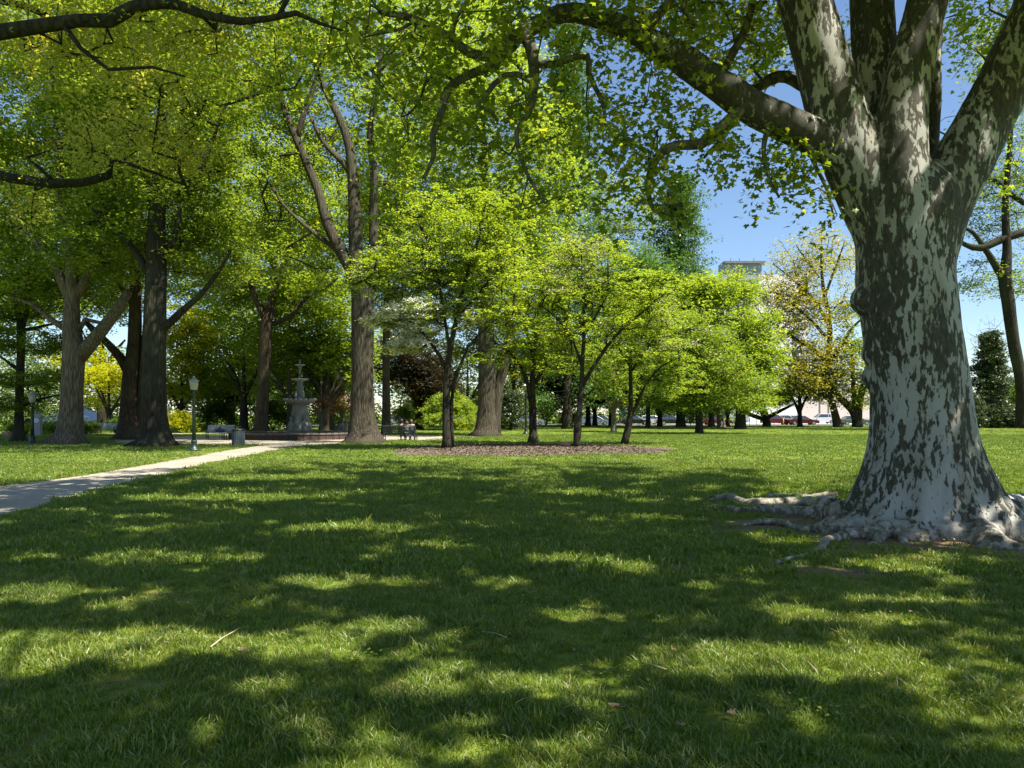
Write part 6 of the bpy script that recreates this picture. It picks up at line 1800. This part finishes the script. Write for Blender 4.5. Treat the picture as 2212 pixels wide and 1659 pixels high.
# ------------------------------------------------------------------ litter on the lawn
def dry_leaf(px, py, s, label, rz):
    b = G(px, py); b[2] = .045 + ground_z(b[0], b[1])
    r = empty("dry_leaf", b, rz, label, "dead leaf", "dead leaves on the lawn", s)
    n = 9
    v = [(0, 0, 0)]
    for k in range(10):
        x, y = LOBE[k]
        v.append((x, y, .30 * (abs(x) ** 1.5) + .12 * math.sin(k * 1.7)))
    MB().add(v, [(0, 1 + k, 1 + (k + 1) % 10) for k in range(10)]).build("blade", M_DRYLEAF, r, True)
    MB().tube([(0, -.05, 0), (.03, -.35, .03), (.08, -.6, .12)], [.02, .014, .012], 5, ).build("stalk", M_TWIG, r, True)
dry_leaf(1331, 1548, .085, "curled tan dead leaf in the shaded foreground grass, bottom centre right", 1.0)
dry_leaf(1580, 1562, .07, "pale dead leaf in the lit foreground grass right of the curled tan one", 2.2)
dry_leaf(1470, 1590, .06, "small brown dead leaf lowest of those near the bottom edge", 3.3)
dry_leaf(900, 1200, .10, "pale dead leaf on the shaded mid lawn left of centre", .4)
dry_leaf(1885, 1318, .09, "pale dead leaf on the grass below the plane tree's roots", 5.0)
dry_leaf(677, 1302, .09, "brown dead leaf in shade at left centre of the lawn", 4.2)
def twig(pts, label, rr=.004):
    P = [G(*p[:2]) for p in pts]
    b = P[0].copy()
    P = [p - b + np.array([0, 0, .055 + (q[2] if len(q) > 2 else 0)]) for p, q in zip(P, pts)]
    o = MB().tube(P, [rr, rr * .9, rr * .5][:len(P)] if len(P) <= 3 else rr, 6).build("twig", M_TWIG, None, True, b)
    tag(o, label, "twig", "twigs on the lawn")
twig([(455, 1415), (480, 1395), (520, 1372)], "long straw-coloured stalk in the bright patch at lower left", .005)
twig([(1410, 1456), (1440, 1466)], "short pale stick in the grass right of centre foreground", .006)
twig([(1745, 1448), (1765, 1470)], "thin dark-shadowed stick in the lit grass lower right", .004)
twig([(1095, 1395), (1070, 1384), (1040, 1380)], "bent thin stalk on the shaded lawn at centre", .003)

# bark flakes and leaf bits round the plane tree, low weeds among its roots
g = np.random.default_rng(77)
fl = []
while len(fl) < 300:
    a_, r_ = g.random() * 6.283, 1.2 + abs(g.normal()) * 1.5
    x, y = SYC[0] + r_ * math.cos(a_) - .4, SYC[1] + r_ * math.sin(a_) * .8
    fl.append((x, y, .035 + ground_z(x, y) + .02 * g.random()))
for q_ in range(70):
    x, y = g.uniform(-4, 6), g.uniform(3.5, 14)
    fl.append((x, y, .045 + ground_z(x, y)))
o = quads_mesh("bark_flakes", leaf_quads(np.array(fl), .042, 1.0, 0, .7, g=g), M_DRYLEAF, None, g.random(len(fl)))
tag(o, "small tan bark flakes and leaf bits scattered in the grass round the plane tree", "litter", kind='stuff')
for k_, (px_, py_, sc0, lb_) in enumerate([(1545, 1112, 1.0, "leafy green weed at the tip of the left surface roots"), (1655, 1090, .7, "small yellow-green weed between the lit surface roots"), (2120, 1120, .9, "low leafy weed growing against the right flank of the plane trunk"), (1850, 1122, .7, "low leafy weed on top of the plane tree's left root")]):
    b_ = G(px_, py_)
    w_ = empty("weed", b_ + np.array([0, 0, ground_z(b_[0], b_[1])]), k_, lb_, "weed", "weeds among the plane tree roots", sc0)
    pp = np.stack([g.normal(size=60) * .12, g.normal(size=60) * .10, .05 + .14 * g.random(60)], 1)
    quads_mesh("leaves", leaf_quads(pp, .06, .6, 0, .6, g=g), LEAF['bright'], w_, g.random(60))
    MB().tube([(0, 0, -.02), (.02, 0, .10), (.0, .03, .18)], .004, 5).build("stem", LEAF['mid'], w_)

cl_ = []
for k_ in range(16):
    cx_, cy_ = g.uniform(-4.5, 4.5), g.uniform(3.6, 10)
    for q_ in range(60):
        x, y = cx_ + g.normal() * .13, cy_ + g.normal() * .12
        cl_.append((x, y, .05 + .015 * g.random() + ground_z(x, y)))
o = quads_mesh("clover", leaf_quads(np.array(cl_), .022, 2.5, 0, .95, g=g), LEAF['mid'], None, g.random(len(cl_)))
tag(o, "small low patches of clover leaves in the foreground grass", "clover", kind='stuff')

# loose chips on the mulch bed
g = np.random.default_rng(5)
n = 9000
a = g.random(n) * 2 * np.pi; q = np.sqrt(g.random(n)) * 1.03
X = MC[0] + 6.0 * q * np.cos(a); Y = MC[1] + 6.2 * q * np.sin(a)
ok = np.array([in_mulch(x, y, 1.03) for x, y in zip(X, Y)])
P = np.stack([X, Y, 0.02 + 0.11 * np.clip(1 - q ** 3, 0, 1) + 0.02 * g.random(n)], 1)[ok]
o = quads_mesh("wood_chips", leaf_quads(P, .10, 1.2, 0, .5, g=g), M_CHIP, None, g.random(len(P)))
tag(o, "loose brown wood chips covering the mulch bed", "mulch", kind='stuff')

# ------------------------------------------------------------------ grass: one object, tufts set on points
def tuft_mesh(name, nbl, rad, hmin, hmax, wid, seed, lean=.5):
    g = np.random.default_rng(seed)
    v, f, val = [], [], []
    for i in range(nbl):
        a = g.random() * 6.283; rr = rad * math.sqrt(g.random())
        x, y = rr * math.cos(a), rr * math.sin(a)
        h = hmin + (hmax - hmin) * g.random()
        da = g.random() * 6.283; ln = lean * (0.15 + g.random() ** 1.3) * h
        dx, dy = math.cos(da), math.sin(da)
        w = wid * (0.7 + .6 * g.random()) / 2
        tw = g.random() * 6.283
        sx, sy = math.cos(tw) * w, math.sin(tw) * w
        b = len(v)
        for t, ww in ((0, 1.0), (.45, .9), (.8, .55)):
            ox, oy, oz = x + dx * ln * t * t, y + dy * ln * t * t, h * (t - .22 * t * t)
            v += [(ox - sx * ww, oy - sy * ww, oz - .01 * (t == 0)), (ox + sx * ww, oy + sy * ww, oz - .01 * (t == 0))]
        v.append((x + dx * ln, y + dy * ln, h * .78))
        f += [(b, b + 1, b + 3, b + 2), (b + 2, b + 3, b + 5, b + 4), (b + 4, b + 5, b + 6)]
        val += [g.random() * .90 if g.random() > .10 else .97] * 3
    me = bpy.data.meshes.new(name)
    me.from_pydata(v, [], f)
    me.materials.append(GRASS)
    at = me.attributes.new("v", 'FLOAT', 'FACE'); at.data.foreach_set("value", val)
    return bpy.data.objects.new(name, me)
TUFTS = [tuft_mesh("grass_tuft", 24, .055, .025, .062, .0046, 1, .7), tuft_mesh("grass_tuft", 24, .06, .03, .078, .0046, 2, 1.1), tuft_mesh("grass_tuft", 24, .05, .015, .055, .0048, 3, 1.2),
         tuft_mesh("grass_tuft", 26, .13, .03, .065, .010, 4, .7), tuft_mesh("grass_tuft", 22, .30, .03, .06, .024, 5, .7)]
pts, sc_, rot_, idx_ = [], [], [], []
g = np.random.default_rng(21)
def sow(d0, d1, dens, variants, s0, s1, half=.76):
    area = half * (d1 * d1 - d0 * d0)
    n = int(area * dens)
    d = np.sqrt(d0 * d0 + (d1 * d1 - d0 * d0) * g.random(n))
    x = (g.random(n) * 2 - 1) * half * d
    for xx, yy, q in zip(x, d, g.random((n, 5))):
        if yy > 11 and xx < -3 and (in_poly(xx, yy, path_poly) or in_poly(xx, yy, plaza_poly)): continue
        if 27 < yy < 43 and in_mulch(xx, yy, .98): continue
        if 61 < yy < 66 and xx < -16: continue
        sl = soil(xx, yy) if yy < 48 else 0
        if q[0] < sl * .93: continue
        clump = mnoise.noise(Vector((xx * 1.1, yy * 1.1, 8.0)))
        cl2 = mnoise.noise(Vector((xx * 4.3, yy * 4.3, 18.0)))
        if q[1] < .25 - .6 * cl2 - .25 * clump and yy < 14: continue
        pts.append((xx, yy, ground_z(xx, yy) - .002))
        s = (s0 + (s1 - s0) * q[2]) * (1 + .45 * clump + .3 * cl2) * (1 - .4 * sl)
        if q[3] > .985: s *= 1.5
        sc_.append((s * (.9 + .3 * q[4]), s * (.9 + .3 * q[4]), s))
        rot_.append(((q[3] - .5) * .5, (q[4] - .5) * .5, q[0] * 6.283))
        idx_.append(variants[int(q[2] * 997) % len(variants)])
sow(2.9, 7.5, 520, [0, 1, 2], .75, 1.3)
sow(7.5, 14, 210, [0, 1, 3], .9, 1.4)
sow(14, 26, 60, [3], 1.0, 1.5)
sow(26, 60, 13, [4], .7, 1.15)
sow(60, 114, 2.6, [4], .7, 1.1)
print("tufts", len(pts))
gm = bpy.data.meshes.new("grass")
gm.vertices.add(len(pts)); gm.vertices.foreach_set("co", np.array(pts, np.float32).reshape(-1))
at = gm.attributes.new("ts", 'FLOAT_VECTOR', 'POINT'); at.data.foreach_set("vector", np.array(sc_, np.float32).reshape(-1))
at = gm.attributes.new("tr", 'FLOAT_VECTOR', 'POINT'); at.data.foreach_set("vector", np.array(rot_, np.float32).reshape(-1))
at = gm.attributes.new("ti", 'INT', 'POINT'); at.data.foreach_set("value", np.array(idx_, np.int32))
go = bpy.data.objects.new("grass", gm); col.objects.link(go)
tag(go, "short green lawn grass with straw-coloured blades over the whole park", "grass", kind='stuff')
ng = bpy.data.node_groups.new("grass_nodes", 'GeometryNodeTree')
ng.interface.new_socket("Geometry", in_out='INPUT', socket_type='NodeSocketGeometry')
ng.interface.new_socket("Geometry", in_out='OUTPUT', socket_type='NodeSocketGeometry')
gi = ng.nodes.new("NodeGroupInput"); gout = ng.nodes.new("NodeGroupOutput")
g2i = ng.nodes.new("GeometryNodeGeometryToInstance")
for t in TUFTS[::-1]:
    oi = ng.nodes.new("GeometryNodeObjectInfo"); oi.inputs['Object'].default_value = t
    ng.links.new(oi.outputs['Geometry'], g2i.inputs[0])
iop = ng.nodes.new("GeometryNodeInstanceOnPoints")
m2p = ng.nodes.new("GeometryNodeMeshToPoints")
ng.links.new(gi.outputs[0], m2p.inputs[0]); ng.links.new(m2p.outputs[0], iop.inputs['Points'])
# one instance per source object, joined: separate Geometry to Instance nodes keep the order
ng.nodes.remove(g2i)
join = ng.nodes.new("GeometryNodeJoinGeometry")
ois = [n for n in ng.nodes if n.bl_idname == "GeometryNodeObjectInfo"]
for n in ois:
    q = ng.nodes.new("GeometryNodeGeometryToInstance")
    ng.links.new(n.outputs['Geometry'], q.inputs[0])
    ng.links.new(q.outputs[0], join.inputs[0])
ng.links.new(join.outputs[0], iop.inputs['Instance'])
iop.inputs['Pick Instance'].default_value = True
for nm, dt, sock in (("ts", 'FLOAT_VECTOR', 'Scale'), ("tr", 'FLOAT_VECTOR', 'Rotation'), ("ti", 'INT', 'Instance Index')):
    na = ng.nodes.new("GeometryNodeInputNamedAttribute"); na.data_type = dt; na.inputs[0].default_value = nm
    if sock == 'Rotation':
        e2r = ng.nodes.new("FunctionNodeEulerToRotation")
        ng.links.new(na.outputs[0], e2r.inputs[0]); ng.links.new(e2r.outputs[0], iop.inputs['Rotation'])
    else:
        ng.links.new(na.outputs[0], iop.inputs[sock])
ng.links.new(iop.outputs[0], gout.inputs[0])
md = go.modifiers.new("grass", 'NODES'); md.node_group = ng
print("triangles", TRI[0])
